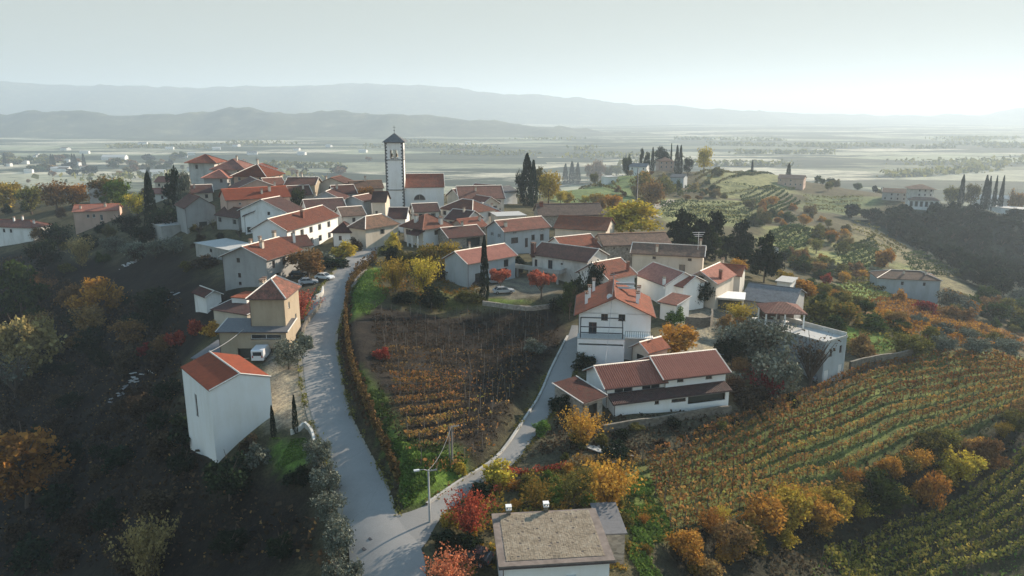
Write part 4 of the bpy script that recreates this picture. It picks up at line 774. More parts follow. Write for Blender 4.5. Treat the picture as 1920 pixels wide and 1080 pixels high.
# slab roof house: stone flags on the roof, parapet lines, AC units
mb=MB(); rs=np.random.RandomState(3); Lh=hb['L']; Dh=hb['D']; zt=hb['zt']; k_=.25/8.2
for i in range(44):
    for j in range(34):
        if rs.rand()<.02: continue
        x=.35+i*(Lh-.7)/44; y=.3+j*(Dh-.5)/34; dx=(Lh-.7)/44*.96; dy=(Dh-.5)/34*.96; z=zt+y*k_+.26
        a=rs.randn()*.012; mb.face([(x+a,y,z+.03+rs.rand()*.03),(x+dx+a,y,z+.03+rs.rand()*.03),(x+dx+a,y+dy,z+.03+rs.rand()*.035),(x+a,y+dy,z+.03+rs.rand()*.035)])
fl=mb.build('roof_slabs',['flagstone'] if 'flagstone' in MATS else ['slab_pale'],hb['roof'])
m,nt,b=newmat('flagstone'); nn=nt.links
n=N(nt,'ShaderNodeTexNoise',Scale=1.1,Detail=6.0); nn.new(coords(nt),n.inputs[0]); g=nt.nodes.new('ShaderNodeNewGeometry'); ad=nt.nodes.new('ShaderNodeMath'); ad.operation='MULTIPLY_ADD'; ad.inputs[1].default_value=.35; nn.new(g.outputs['Random Per Island'],ad.inputs[0]); ml=nt.nodes.new('ShaderNodeMath'); ml.operation='MULTIPLY_ADD'; ml.inputs[1].default_value=1.2; ml.inputs[2].default_value=-.35; nn.new(n.outputs[0],ml.inputs[0]); nn.new(ml.outputs[0],ad.inputs[2])
rp=ramp(nt,[(0,(.15,.12,.08)),(.35,(.24,.19,.13)),(.7,(.30,.25,.18)),(1,(.38,.33,.26))]); nn.new(ad.outputs[0],rp.inputs[0]); nn.new(rp.outputs[0],b.inputs['Base Color']); b.inputs['Roughness'].default_value=.9
fl.data.materials.clear(); fl.data.materials.append(m)
for u,v in ((.13,.97),(.52,1.0)): link('chimney',chimney_mesh(.55,.4,'drystone','trim_white'),hb['roof'],(u*Lh,v*Dh,zt+v*Dh*k_+.3))
for u in (.30,.64):
    mb=MB(); mb.box((-.45,-.38,0),(.45,-.01,.62)); mb.lathe([(.24,0),(.24,.02),(0,.02)],16); 
    ac=mb.build('air_conditioner',['frame_white'],hb['root'],loc=(u*Lh,0,zt-1.9+ (0 if u>.5 else -.3)))
    mb=MB(); mb.lathe([(.23,0),(.23,.03),(0,.03)],16); f=mb.build('fan_grille',['iron_dark'],ac,loc=(-.08,-.38,.31)); f.rotation_euler=(math.pi/2,0,0)
for u,v,(px,py) in ((0,0,(697,1011)),(0,0,(685,1030))):
    p=G(px,py); mb=MB(); mb.lathe([(0,.02),(.32,.02),(.34,0)],16); tag(mb.build('manhole_cover',['iron_dark'],loc=(p[0],p[1],p[2]+.11)),'round iron manhole cover in the junction, %s of two'%('nearer' if py>1020 else 'farther'),'manhole cover')
# pillars and balcony of the balcony house, carport house front
L_=hc2['L']; zt=hc2['zt']; r=hc2['root']; mb=MB(); zf=zt-2.9
mb.box((-6.0,-3.2,zf-.25),(9.5,-.002,zf)); mb.box((-6.0,-3.2,zf),(9.5,-3.05,zf+.75)); mb.box((9.35,-3.05,zf),(9.5,-.002,zf+.75)); bl=mb.build('balcony',['concrete'],r)
for x in (-5.5,-2.2,1.2,4.8,8.9):
    mb=MB(); mb.box((x-.18,-3.0,0),(x+.18,-2.64,zf-.25)); mb.build('pillar',['concrete'],r)
mb=MB(); mb.box((-5.5,-.6,0),(-2.3,-.4,zf-.26)); mb.box((1.6,-.6,0),(4.4,-.4,zf-.26)); mb.build('garage_door',['shutter_dark'],r)
# porch of the house below the church
L_=hp['L']; zt=hp['zt']; r=hp['root']; mb=MB(); k=0
poly=[[(L_*.5,-2.6,zt-1.9),(L_+.6,-2.6,zt-1.9),(L_+.6,.2,zt-.9),(L_*.5,.2,zt-.9)]]; pr=link('porch_roof',roof_mesh(poly,.14,('roof_dark',)),r)
for x in (L_*.53,L_*.76,L_+.4): mb.box((x-.15,-2.4,0),(x+.15,-2.1,zt-1.85))
mb.build('porch_pillars',['brightwhite'],pr)
# terrace house: parapet and pavilion
L_=ht['L']; D_=ht['D']; zt=ht['zt']; r=ht['root']; mb=MB(); z0=zt+.16
mb.box((-.08,-.08,z0),(L_+.08,.12,z0+.35)); mb.box((L_-.12,.12,z0),(L_+.08,D_,z0+.8)); mb.box((-.08,.12,z0),(.12,D_*.55,z0+.25)); mb.build('parapet',['pale'],r)
pa=ht; 
def pavilion():
    A=(1437,588); B=(1508,590); ze=ht['ze']+3.0; a=at(*A,ze); b=at(*B,ze); U=(b-a)[:2]; L=float(np.linalg.norm(U)); U/=L; D=6.5
    r=empty('pavilion',(a[0],a[1],ze-3.0+.17),math.atan2(U[1],U[0]),'open terrace pavilion with a dark red hip roof on white posts','pavilion')
    c=[(-.5,-.5,2.9),(L+.5,-.5,2.9),(L+.5,D+.5,2.9),(-.5,D+.5,2.9)]; k0=(L*.42,D/2,4.3); k1=(L*.58,D/2,4.3)
    ro=link('roof',roof_mesh([[c[0],c[1],k1,k0],[c[1],c[2],k1],[c[2],c[3],k0,k1],[c[3],c[0],k0]],.14,('roof_red',)),r)
    for x in (0,L/2,L):
        for y in (0,D): mb=MB(); mb.box((x-.13,y-.13,-4 if y==D else -3),(x+.13,y+.13,2.95)); mb.build('post',['brightwhite'],r)
    mb=MB(); mb.box((-.1,D-.05,0),(L+.1,D+.1,2.2)); mb.build('back_screen',['frame_brown'],r)
    mb=MB(); mb.box((-1.0,-1.2,-.25),(L+1.4,D+1,-.02)); mb.build('floor_slab',['pale'],r)
    g=[0,0]
    for i,(x,y) in enumerate(((L*.25,2),(L*.6,2.4))):
        p=Matrix.Rotation(r.rotation_euler.z,4,'Z')@Vector((x,y,0)); t=empty('garden_table',(r.location.x+p.x,r.location.y+p.y,r.location.z),0,'white garden table under the left half of the terrace pavilion' if i==0 else 'white garden table under the right half of the terrace pavilion','table')
        mb=MB(); mb.lathe([(0,.72),(.75,.72),(.75,.77),(0,.77)],16); mb.build('table_top',['trim_white'],t)
        for q in range(3): mb=MB(); an=q*2.1; mb.tube([(.5*math.cos(an),.5*math.sin(an),0),(.2*math.cos(an),.2*math.sin(an),.72)],.03,5); mb.build('leg',['trim_white'],t)
pavilion()
# rooftop solar frames on the skyline house, tanks on the terrace block
def heap(name,label,cat,px,py,n,L,mat,spread,seed):
    rs=random.Random(seed); p=G(px,py); mb=MB()
    for i in range(n):
        x,y=p[0]+rs.gauss(0,spread),p[1]+rs.gauss(0,spread*.7); M=Matrix.Translation((x,y,H(x,y)+.15+rs.random()*.3))@Matrix.Rotation(rs.random()*6.3,4,'Z')@Matrix.Rotation(rs.uniform(-.25,.25),4,'Y')
        l=L*rs.uniform(.5,1.2); mb.box((-l/2,-l*.16,-.05),(l/2,l*.16,.05),0,M)
    tag(mb.build(name,[mat]),label,cat)
heap('scrap_heap','heap of pale scrap boards in the dark middle of the left slope','scrap heap',226,738,12,1.6,'metal_grey',1.3,1)
heap('scrap_heap','loose grey crates and boards above the pale scrap boards','scrap heap',268,706,9,1.8,'slab_pale',2.0,2)
heap('board_pile','pile of pale boards on the ground below the long tiled building','board pile',1150,848,9,2.4,'slab_pale',1.3,3)
heap('rubble_heap','white rubble among the silvery olives on the left','rubble heap',238,498,12,1.5,'trim_white',2.2,4)
heap('plastic_sheet','crumpled blue white sheet lying on the left slope','plastic sheet',318,560,5,3.0,'metal_grey',1.6,5)
def aerial(label,px,py,h_):
    d=ray(px,py); t=176; p=np.array((0,0,CZ))+d*t; mb=MB(); mb.tube([(0,0,-h_),(0,0,1.0)],.05,5)
    for z,w_ in ((.9,1.5),(.4,1.2),(0,.9)): mb.tube([(-w_,0,z),(w_,.2,z)],.06,4)
    tag(mb.build('roof_aerial',['trim_white'],loc=tuple(p)),label,'aerial')
aerial('white stacked television aerial at the right end of the cream house roof',1310,443,3.2)
# ------------------------------------------------------------------ poles, cables, walls
def pole(name,label,px,py,ht_px,lamp=False,r_=.11,mat='wood_post',arm=True):
    p=G(px,py); d=float(np.linalg.norm(p-np.array((0,0,CZ)))); hm_=ht_px*d/1400/.93
    e=empty(name,tuple(p-np.array((0,0,.3))),.3,label,'street lamp' if lamp else 'pole')
    mb=MB(); mb.tube([(0,0,0),(0,0,hm_)],[r_*1.25,r_*.8],8); mb.build('pole',[mat],e,True)
    if lamp:
        mb=MB(); mb.tube([(0,0,hm_-.1),(-.5,0,hm_+.12),(-1.0,0,hm_+.15)],.04,5); mb.build('lamp_arm',['metal_grey'],e)
        mb=MB(); mb.box((-1.55,-.14,hm_+.06),(-.95,.14,hm_+.2)); mb.build('lamp_head',['lamp_glassy'],e)
    if arm:
        mb=MB(); mb.box((-.1,-.05,hm_-.18),(.9,.05,hm_-.08)); 
        for x in (.3,.8): mb.lathe([(.04,0),(.05,.12),(0,.14)],6,c=(x,0,hm_-.08))
        mb.build('crossarm',['metal_grey'],e)
    return Vector(p)+Vector((0,0,hm_-.3))
P1=pole('street_lamp','tall concrete pole with a street lamp arm at the road junction',806,980,100,True,.11,'concrete')
P2=pole('utility_pole','grey utility pole in the grass of the vineyard between the roads',848,868,72,False,.12)
P2b=pole('utility_pole','slim companion pole touching the utility pole in the vineyard',843,862,66,False,.08,'wood_post',False)
P3=pole('utility_pole','tall dark pole rising over the big yellow tree',1193,404,82,False,.25,'iron_dark',False)
P4=pole('utility_pole','thin white mast among the trees at the left end of the grey barn',1216,500,30,False,.08,'trim_white',False)
def cable(label,a,b,sag,r_=.03):
    a=Vector(a);b=Vector(b); mb=MB(); mb.tube([a.lerp(b,t)-Vector((0,0,sag*4*t*(1-t))) for t in [i/14 for i in range(15)]],r_,4); tag(mb.build('cable',['cable_grey'],smooth=True),label,'cable')
cable('cable from the white barn roof peak to the ochre garage wing',sub(hw,hw['L']/2,hw['D'],1.5),sub(ho,4.2,0,.5),.3,.045)
cable('cable hanging from the villa antenna down to the tiled porch',sub(hm,hm['L']*.48,3.5,6),sub(h1,1.5,4,1.9),1.2,.035)
cable('cable strung between the junction lamp pole and the vineyard pole',P1,P2,.8,.02)
def wallline(label,px,hgt,wd,mat,name='garden_wall',cat='wall'):
    P=np.array([Gxy(*p) for p in px]); tag(link(name,kerb(name,P,mat,hgt,wd)),label,cat)
wallline('pale low wall edging the driveway turn above the small lawn',[(545,815),(562,808),(572,800),(585,815),(590,835)],.7,.3,'pale')
wallline('low stone wall along the roadside below the red shrubs',[(566,640),(572,615),(590,590),(600,575),(602,565)],.9,.35,'drystone')
wallline('retaining wall under the lawn right of the terrace house',[(1592,702),(1640,690),(1690,682),(1722,672)],2.6,.4,'drystone')
wallline('dark stone wall behind the yellow orange tree by the villa',[(1285,612),(1330,612),(1334,596)],2.0,.35,'drystone')
wallline('pale garden wall at the road bend beside the parked cars',[(592,562),(604,556),(606,545)],1.0,.3,'pale')
wallline('thin stone retaining wall below the parking terrace',[(905,572),(950,578),(1000,582),(1040,572),(1062,560)],.9,.35,'stone')
wallline('long low retaining wall below the long tiled building',[(1130,812),(1200,800),(1290,785),(1370,775)],1.2,.35,'drystone')
# ------------------------------------------------------------------ vehicles
def car(label,px,py,head,col,L=4.2,Wd=1.75,Hh=1.45,van=False):
    p=G(px,py); z=p[2]+.05
    e=empty('parked_van' if van else 'parked_car',(p[0],p[1],z),math.radians(head),label,'van' if van else 'car')
    if van: prof=[(-L/2,.35),(-L/2,Hh*.95),(-L/2+.15,Hh),(L*.18,Hh),(L*.33,Hh*.60),(L/2-.05,Hh*.52),(L/2,.35)]
    else: prof=[(-L/2,.35),(-L/2+.02,.78),(-L/2+.25,.92),(-L*.22,.95),(L*.2,.93),(L/2-.25,.80),(L/2,.62),(L/2,.35)]
    def loft(mb,prof,ws,m=0):
        n=len(prof); 
        for sgn in(1,-1):
            mb.face([(x,sgn*w_,z_) for (x,z_),w_ in zip(prof,ws)][::sgn],m=m)
        for i in range(n):
            j=(i+1)%n; mb.face([(prof[i][0],-ws[i],prof[i][1]),(prof[j][0],-ws[j],prof[j][1]),(prof[j][0],ws[j],prof[j][1]),(prof[i][0],ws[i],prof[i][1])],m=m)
    mb=MB(); loft(mb,prof,[Wd/2]*len(prof)); mb.build('body',[col],e)
    if van:
        mb=MB(); mb.box((-L/2-.02,-Wd*.36,Hh*.55),(-L/2,Wd*.36,Hh*.85)); mb.build('rear_window',['carglass'],e)
        mb=MB(); mb.face([(L*.19,-Wd*.4,Hh*.97),(L*.325,-Wd*.4,Hh*.63),(L*.325,Wd*.4,Hh*.63),(L*.19,Wd*.4,Hh*.97)][::-1]); mb.build('windscreen',['carglass'],e)
    else:
        cp2=[(-L*.40,.93),(-L*.28,Hh-.04),(L*.02,Hh-.04),(L*.22,.93)]; mb=MB(); loft(mb,cp2,[Wd*.46,Wd*.38,Wd*.38,Wd*.46]); g=mb.build('windows',['carglass'],e)
        mb=MB(); mb.box((-L*.285,-Wd*.39,Hh-.06),(L*.03,Wd*.39,Hh)); 
        for s_ in(-1,1):
            mb.tube([(L*.03,s_*Wd*.385,Hh-.03),(L*.225,s_*Wd*.465,.93)],.035,4); mb.tube([(-L*.285,s_*Wd*.385,Hh-.03),(-L*.405,s_*Wd*.465,.93)],.045,4); mb.tube([(-L*.1,s_*Wd*.385,Hh-.03),(-L*.1,s_*Wd*.47,.93)],.03,4)
        mb.build('roof',[col],e)
    for x in(-L*.32,L*.32):
        for s_ in(-1,1):
            mb=MB(); mb.lathe([(0,-.1),(.2,-.1),(.32,-.09),(.32,.09),(.2,.1),(0,.1)],14); wv=mb.build('wheel',['rubber'],e,loc=(x,s_*(Wd/2-.06),.32)); wv.rotation_euler=(math.pi/2,0,0)
            mb=MB(); mb.lathe([(0,.11),(.17,.115)],10) if s_<0 else mb.lathe([(.17,-.115),(0,-.11)],10); mb.build('rim',['metal_grey'],wv)
    for s_ in(-1,1):
        mb=MB(); mb.box((L/2-.06,s_*Wd*.36-.16,.58),(L/2+.02,s_*Wd*.36+.16,.72)); mb.build('headlight',['lamp_glassy'],e)
        mb=MB(); mb.box((-L/2-.02,s_*Wd*.38-.1,.62 if not van else .8),(-L/2+.03,s_*Wd*.38+.1,.8 if not van else 1.2)); mb.build('tail_light',['awning_red'],e)
car('silver blue hatchback parked below the rust brown tree',578,533,18,'car_silver')
car('small white car parked nose out beside the road bend',609,524,-20,'car_white')
car('dark car in the shade left of the silver hatchback',560,518,10,'car_black')
car('silver saloon on the grey terrace between the red maples',944,550,12,'car_silver',4.6)
car('white van backed into the ochre house garage opening',491,672,92,'car_white',4.6,1.95,2.1,True)
car('blue green car under the big silver olive tree',1362,668,30,'car_blue')
car('black car by the red bush next to the slab roofed house',884,1052,160,'car_black')
car('dark hatchback in the carport house forecourt',901,535,20,'car_black')
car('grey car half hidden behind the first red maple',922,532,10,'car_grey')
car('grey car outside the garage doors of the terrace house',1535,712,25,'car_grey')
TREES=[ # kind, leaf colour, x, base y, top y, width (px of the photo), label
('round','straw',62,705,572,112,'broad yellow green tree high on the shaded left slope'),
('round','orange',52,950,790,175,'large rust brown tree cut by the left edge low on the dark slope'),
('shoots','straw',285,1095,972,95,'thin straw coloured young tree at the bottom of the dark slope'),
('pine','green',45,610,492,100,'blue green conifer above the yellow green tree at the left edge'),
('round','orange',192,600,515,88,'orange crowned tree in the middle of the left slope'),
('round','rust',140,585,530,58,'small rust red bush just left of the orange crowned tree'),
('round','rust',172,632,565,70,'brown bush under the orange crowned tree'),
('shoots','straw',155,505,448,44,'narrow yellow shrub under the pink roofed cottage'),
('bush','olive',125,512,488,34,'low straw yellow shrub left of the narrow yellow shrub'),
('bare','silver',30,745,655,90,'greyish bare tree below the yellow green tree'),
('bush','red',272,665,638,44,'dark red bush farthest left of the red bushes'),
('bush','red',330,648,614,52,'bright red bush in the middle of the red bushes on the slope'),
('bush','red',368,628,590,40,'red bush touching the orange one below the sheds'),
('bush','orange',398,628,592,42,'orange red bush beside the ochre house lean-to'),
('olive','silver',215,472,440,44,'leftmost silvery olive tree below the pink roofed cottage'),
('olive','silver',252,490,450,48,'silvery olive tree by the white rubble on the left slope'),
('olive','silver',292,484,446,46,'silvery olive tree in front of the small concrete shed'),
('olive','silver',326,476,440,50,'silvery olive tree directly below the small concrete shed'),
('bush','olive',350,508,486,30,'small yellow green bush below the flat roofed yard shed'),
('bush','brown',385,500,470,60,'brown bush against the flat roofed yard shed'),
('round','leaf_yellow',12,392,332,64,'yellow tree at the left edge of the skyline row'),
('round','olive',60,402,345,62,'olive green tree second along the left skyline row'),
('round','rust',108,398,335,66,'rust brown tree in the left skyline row above the cut off cottage'),
('round','orange',146,390,342,50,'orange brown tree left of the half hidden white gable'),
('round','mixed',205,378,325,62,'tall mixed autumn tree behind the half hidden white gable'),
('round','bright',224,392,332,56,'fresh green tree right of the half hidden white gable'),
('shoots','leaf_yellow',258,405,366,46,'yellow shrub left of the black cypress'),
('pine','dark',332,408,322,44,'dark evergreen under the villa tower, left of the pair'),
('pine','silver',352,404,326,36,'greyish evergreen under the villa tower, right of the pair'),
('cypress','dark',288,440,332,24,'black cypress standing alone left of the evergreen pair'),
('pine','dark',281,350,317,14,'tiny dark conifer on the skyline above the black cypress'),
('round','dark',312,440,385,66,'dark round tree below the evergreen pair'),
('round','dark',245,445,400,56,'dark round tree right of the pink roofed cottage'),
('round','dark',110,470,415,62,'dark round tree left of the pink roofed cottage'),
('round','dark',85,510,446,72,'dark round tree right of the cut off cottage'),
('round','dark',272,462,420,60,'dark leafy tree between the cypress and the olives'),
('round','rust',75,452,425,30,'small rust tree against the wall of the cut off cottage'),
('bush','dark',190,436,412,24,'dark bush at the right corner of the pink roofed cottage'),
('round','green',560,398,350,32,'dark green round tree in the village beside the tan house'),
('round','orange',688,384,348,40,'orange yellow tree by the plaza left of the bell tower'),
('bush','green',688,398,372,26,'green bush under the orange yellow plaza tree'),
('round','rust',578,520,462,82,'rust brown tree in front of the grey gabled house'),
('bush','leaf_yellow',642,480,444,54,'yellow green bush by the street house on the road left side'),
('bush','silver',606,490,468,60,'grey leafy shrub left of the yellow green roadside bush'),
('bush','dark',628,500,478,60,'dark bush under the yellow green roadside bush'),
('bush','brown',668,470,440,30,'brown bush where the street bends at the corner house'),
('bush','leaf_yellow',738,472,428,44,'bright yellow bush on the right side of the street'),
('bush','dark',734,490,458,44,'dark hedge bush under the bright yellow street bush'),
('shoots','pink',562,604,548,54,'pinkish red shrub between the ochre tower house and the road'),
('bush','rust',545,575,535,40,'rust shrub behind the pinkish red roadside shrub'),
('bush','silver',572,655,610,34,'pale climbing shrub on the roadside wall by the ochre house'),
('olive','silver',542,692,632,64,'round grey olive bush beside the garage opening with the van'),
('cypress','dark',513,820,760,11,'slim pencil cypress left on the driveway edge'),
('cypress','dark',555,812,741,11,'slim pencil cypress right on the driveway edge'),
('bush','silver',488,868,815,56,'silvery shrub at the foot of the white barn'),
('bush','brown',470,850,800,40,'dark shrub against the right corner of the white barn'),
('olive','silver',598,872,812,56,'uppermost silvery olive on the left of the main road'),
('olive','silver',612,930,858,66,'silvery olive second from the top on the left of the main road'),
('olive','silver',622,985,915,70,'silvery olive in the middle of the roadside olive row'),
('olive','silver',636,1050,965,76,'large silvery olive near the bottom of the roadside row'),
('olive','silver',648,1120,1030,80,'silvery olive cut by the bottom edge beside the main road'),
('bush','dark',560,905,860,60,'dark bush between the small lawn and the roadside olives'),
('shoots','leaf_yellow',742,548,488,52,'yellow orange shrub on the green bank beside the main road'),
('shoots','yellow',796,552,486,58,'straw yellow shrub right of the bank shrub'),
('round','olive',765,510,462,48,'olive green tree above the yellow bank shrubs'),
('round','mixed',806,506,452,60,'mixed autumn tree above the yellow bank shrubs'),
('round','leaf_yellow',842,500,448,50,'yellow tree left of the carport house'),
('bush','brown',832,520,485,60,'greyish brown bush left of the carport house'),
('bush','dark',812,572,530,66,'dark bush on the bank top behind the vineyard stakes'),
('bush','olive',880,566,540,56,'olive bush left of the terrace cypress'),
('bush','dark',762,570,540,60,'dark bush left on the bank top behind the vineyard stakes'),
('cypress','dark',909,565,450,17,'tall dark column cypress in front of the carport house'),
('dome','pink',938,548,500,42,'left of the two coral red maples on the parking terrace'),
('dome','pink',1014,562,505,54,'right of the two coral red maples on the parking terrace'),
('round','green',1068,600,525,44,'grey green tree right of the parking terrace'),
('round','dark',1086,592,505,48,'dark tree behind the grey green terrace tree'),
('round','dark',1116,566,484,42,'dark rounded tree at the gable of the balcony house'),
('bush','dark',1045,582,548,40,'dark shrub right of the right coral maple'),
('bush','silver',1002,660,630,50,'silver bush at the right side of the staked vineyard'),
('bush','leaf_yellow',861,888,862,32,'yellow green bush at the foot of the vineyard utility pole'),
('round','dark',975,384,316,24,'left spire of the black cypress clump in the village'),
('cypress','dark',988,386,297,26,'tallest spire of the black cypress clump in the village'),
('cypress','dark',1000,388,308,18,'right spire of the black cypress clump in the village'),
('round','leaf_yellow',1028,382,318,46,'yellow willow like tree right of the black cypress clump'),
('round','olive',1012,372,312,34,'olive tree just behind the black cypress clump'),
('round','leaf_yellow',1182,446,374,118,'huge yellow green tree behind the long barns'),
('round','orange',1150,402,362,48,'orange tree peeking over the huge yellow green tree'),
('round','leaf_yellow',1120,388,360,44,'yellow tree left of the huge yellow green tree'),
('round','rust',1222,398,334,54,'rust tree beside the dark pole on the hillside'),
('round','mixed',1205,372,320,52,'mixed autumn tree behind the dark pole'),
('round','olive',1245,372,330,40,'olive tree under the far knoll shed'),
('pine','dark',1278,478,400,78,'leftmost dark pine behind the cream house'),
('pine','dark',1340,488,404,64,'second dark pine behind the cream house, tallest'),
('pine','dark',1386,498,420,66,'third dark pine right of the cream house'),
('pine','dark',1432,530,442,62,'rightmost dark pine behind the grey barn'),
('pine','dark',1310,480,415,50,'dark pine filling the gap behind the rooftop aerials'),
('round','orange',1382,516,484,40,'orange tree glowing before the dark pines'),
('bush','leaf_yellow',1468,530,498,44,'yellow bush under the rightmost dark pine'),
('round','dark',1308,575,515,52,'dark creeper tree against the beige stone house'),
('round','orange',1270,664,598,84,'yellow orange tree between the villa and the tiled building'),
('bush','bright',1266,606,568,36,'green palm like bush right of the villa wing'),
('shoots','leaf_yellow',1385,606,570,56,'yellow grass shrub in the yard left of the pavilion'),
('olive','silver',1435,700,588,130,'biggest silver olive tree in front of the pavilion'),
('olive','silver',1372,668,602,84,'silver olive tree left of the biggest one'),
('olive','silver',1450,748,640,100,'silver olive tree below the biggest one'),
('bare','brown',1518,724,618,92,'brown leafless tree before the flat roof terrace house'),
('shoots','red',1440,748,688,62,'red shrub below the big silver olives'),
('bush','red',1462,705,672,34,'small red bush above the red shrub'),
('bush','leaf_yellow',1538,708,668,28,'yellow bush at the corner of the terrace house'),
('bush','brown',1400,765,720,50,'dark brush at the right end of the tiled building'),
('bush','orange',1504,556,520,58,'orange bush left on the slope behind the grey barn'),
('bush','olive',1542,600,545,70,'olive bush in the middle of the slope behind the pavilion'),
('bush','mixed',1578,606,548,74,'mixed autumn bush right on the slope behind the pavilion'),
('bush','green',1560,618,585,60,'green bush directly above the terrace house'),
('bush','green',1634,618,585,70,'dark green bush beside the lawn of the terrace house'),
('bush','rust',1616,664,616,64,'rust orange bush right of the terrace house'),
('round','olive',1710,672,622,66,'olive yellow tree at the end of the terrace house lawn'),
('olive','silver',1768,660,624,56,'grey olive leftmost in the row above the right vineyard'),
('olive','silver',1830,664,628,60,'grey olive in the middle of the row above the right vineyard'),
('olive','silver',1890,668,630,60,'grey olive rightmost in the row above the right vineyard'),
('bush','red',1733,588,553,40,'red bush in front of the long farmhouse'),
('bush','rust',1795,604,562,70,'wide rust red bush right of the long farmhouse'),
('bush','orange',1682,568,534,30,'orange bush by the front wall of the long farmhouse'),
('bush','red',1548,536,508,24,'dark red bush near the orange bush on the back slope'),
('bush','orange',1658,500,460,48,'orange clump between two hillside vineyards'),
('round','orange',1286,1055,985,78,'yellow orange shrub at the lower left of the big autumn thicket'),
('round','rust',1372,1050,968,96,'rust tree at the bottom of the big autumn thicket'),
('round','orange',1428,1010,925,100,'orange tree in the middle of the big autumn thicket'),
('round','leaf_yellow',1480,990,902,84,'yellow tree in the middle of the big autumn thicket'),
('round','orange',1528,1000,925,80,'orange brown tree right in the big autumn thicket'),
('round','leaf_yellow',1560,985,908,70,'bright yellow tree at the right end of the big autumn thicket'),
('round','green',1642,965,878,96,'dark green tree right of the big autumn thicket'),
('round','mixed',1590,950,895,70,'mixed tree between the yellow tree and the dark green tree'),
('round','orange',1745,965,872,60,'orange tree standing apart right of the dark green tree'),
('round','leaf_yellow',1795,905,832,82,'yellow tree in the upper part of the right tree line'),
('round','rust',1845,885,815,66,'rust tree beside the upper yellow tree at the right'),
('round','olive',1742,850,802,70,'olive tree at the edge of the right vineyard'),
('round','olive',1905,810,765,60,'olive tree at the right edge of the view'),
('bush','rust',1330,1090,1035,70,'rust bush at the bottom edge under the thicket'),
('shoots','red',880,1008,925,84,'crimson shrub at the junction left of the slab roof'),
('bush','leaf_yellow',845,985,945,44,'yellow bush beside the junction lamp pole'),
('bush','leaf_yellow',935,905,848,66,'yellow tree bush at the corner of the side road'),
('bush','dark',905,932,896,56,'dark bush under the yellow corner bush'),
('shoots','orange',1142,958,866,96,'brilliant orange shrub tree behind the slab roofed house'),
('shoots','olive',1075,950,888,54,'yellow green fruit tree left of the brilliant orange one'),
('shoots','mixed',1006,952,903,44,'small orange and green fruit tree behind the slab roof'),
('shoots','orange',1090,838,772,66,'orange red shrub below the lean-to of the tiled building'),
('bush','bright',1015,812,782,38,'pale green bush at the inner side of the side road'),
('shoots','pink',850,1120,1038,88,'red orange shrub cut by the bottom edge left of the slab roof'),
('bush','dark',880,1040,990,70,'dark bush beneath the crimson shrub'),
('bush','dark',835,1025,985,56,'dark bush behind the junction lamp pole'),
('bush','silver',1068,745,712,40,'grey shrub at the left foot of the lean-to'),
('bush','dark',1050,770,730,50,'dark shrub between the side road and the lean-to'),
('bush','dark',1095,690,650,50,'dark shrub under the terrace of the white villa'),
('bush','dark',1150,860,820,70,'dark shrub mass under the long tiled building'),
('bush','red',715,672,645,34,'little red orange vine bush at the left of the staked vineyard',),
('cypress','dark',1060,344,310,11,'leftmost of three dark trees on the ridge behind the village'),
('cypress','dark',1072,344,306,12,'middle of three dark trees on the ridge behind the village'),
('cypress','dark',1083,343,308,12,'rightmost of three dark trees on the ridge behind the village'),
('round','rust',1106,342,300,22,'brown round tree right of the three dark ridge trees'),
('round','rust',1122,344,298,24,'taller brown round tree right of the three dark ridge trees'),
('round','olive',1140,336,308,20,'small olive tree at the start of the knoll ridge'),
('round','olive',1156,330,306,22,'pale round tree left of the far knoll'),
('round','green',1176,308,281,20,'round tree left of the far knoll cottage',{'zd':525}),
('pine','dark',1203,315,278,12,'dark conifer at the left end of the far knoll',{'zd':540}),
('pine','dark',1213,316,283,16,'broad dark conifer on the left of the far knoll',{'zd':540}),
('cypress','dark',1223,316,276,8,'tall cypress left of the far knoll manor',{'zd':538}),
('round','dark',1240,308,270,30,'round umbrella like tree above the far knoll manor',{'zd':560}),
('cypress','dark',1258,300,269,5,'thin cypress behind the far knoll manor',{'zd':560}),
('cypress','dark',1268,322,272,9,'tall cypress right of the far knoll manor',{'zd':535}),
('cypress','dark',1275,322,272,9,'second tall cypress right of the far knoll manor',{'zd':535}),
('round','dark',1290,322,290,24,'dark round tree right of the tall knoll cypresses',{'zd':540}),
('round','leaf_yellow',1320,318,266,34,'big pale golden tree alone right of the far knoll',{'zd':560}),
('bush','olive',1345,330,305,28,'hazy bush under the big pale golden tree',{'zd':560}),
('cypress','dark',1410,322,299,5,'single thin cypress on the bare ridge',{'zd':620}),
('cypress','dark',1478,330,306,10,'dark cypress at the hazy pink farmhouse',{'zd':600}),
('cypress','dark',1801,378,327,11,'lone cypress left of the ridge cypress group',{'zd':560}),
('cypress','dark',1845,376,328,12,'broadest cypress of the right ridge group',{'zd':560}),
('cypress','dark',1852,376,330,9,'cypress right beside the broadest of the ridge group',{'zd':560}),
('cypress','dark',1864,376,329,8,'second from the right cypress of the ridge group',{'zd':560}),
('cypress','dark',1877,374,329,9,'rightmost cypress of the ridge group',{'zd':560}),
('round','olive',1785,372,340,34,'pale round tree left of the lone ridge cypress',{'zd':575}),
('round','olive',1822,372,338,34,'pale round tree right of the lone ridge cypress',{'zd':575}),
('round','rust',1908,376,344,34,'brownish round tree at the far right of the ridge',{'zd':575}),
]
TREES=[tuple((x[5:] if isinstance(x,str) and i==1 and x.startswith('leaf_') else x) for i,x in enumerate(t)) for t in TREES]
D='dim brown and dark trees in the shade of the left slope'
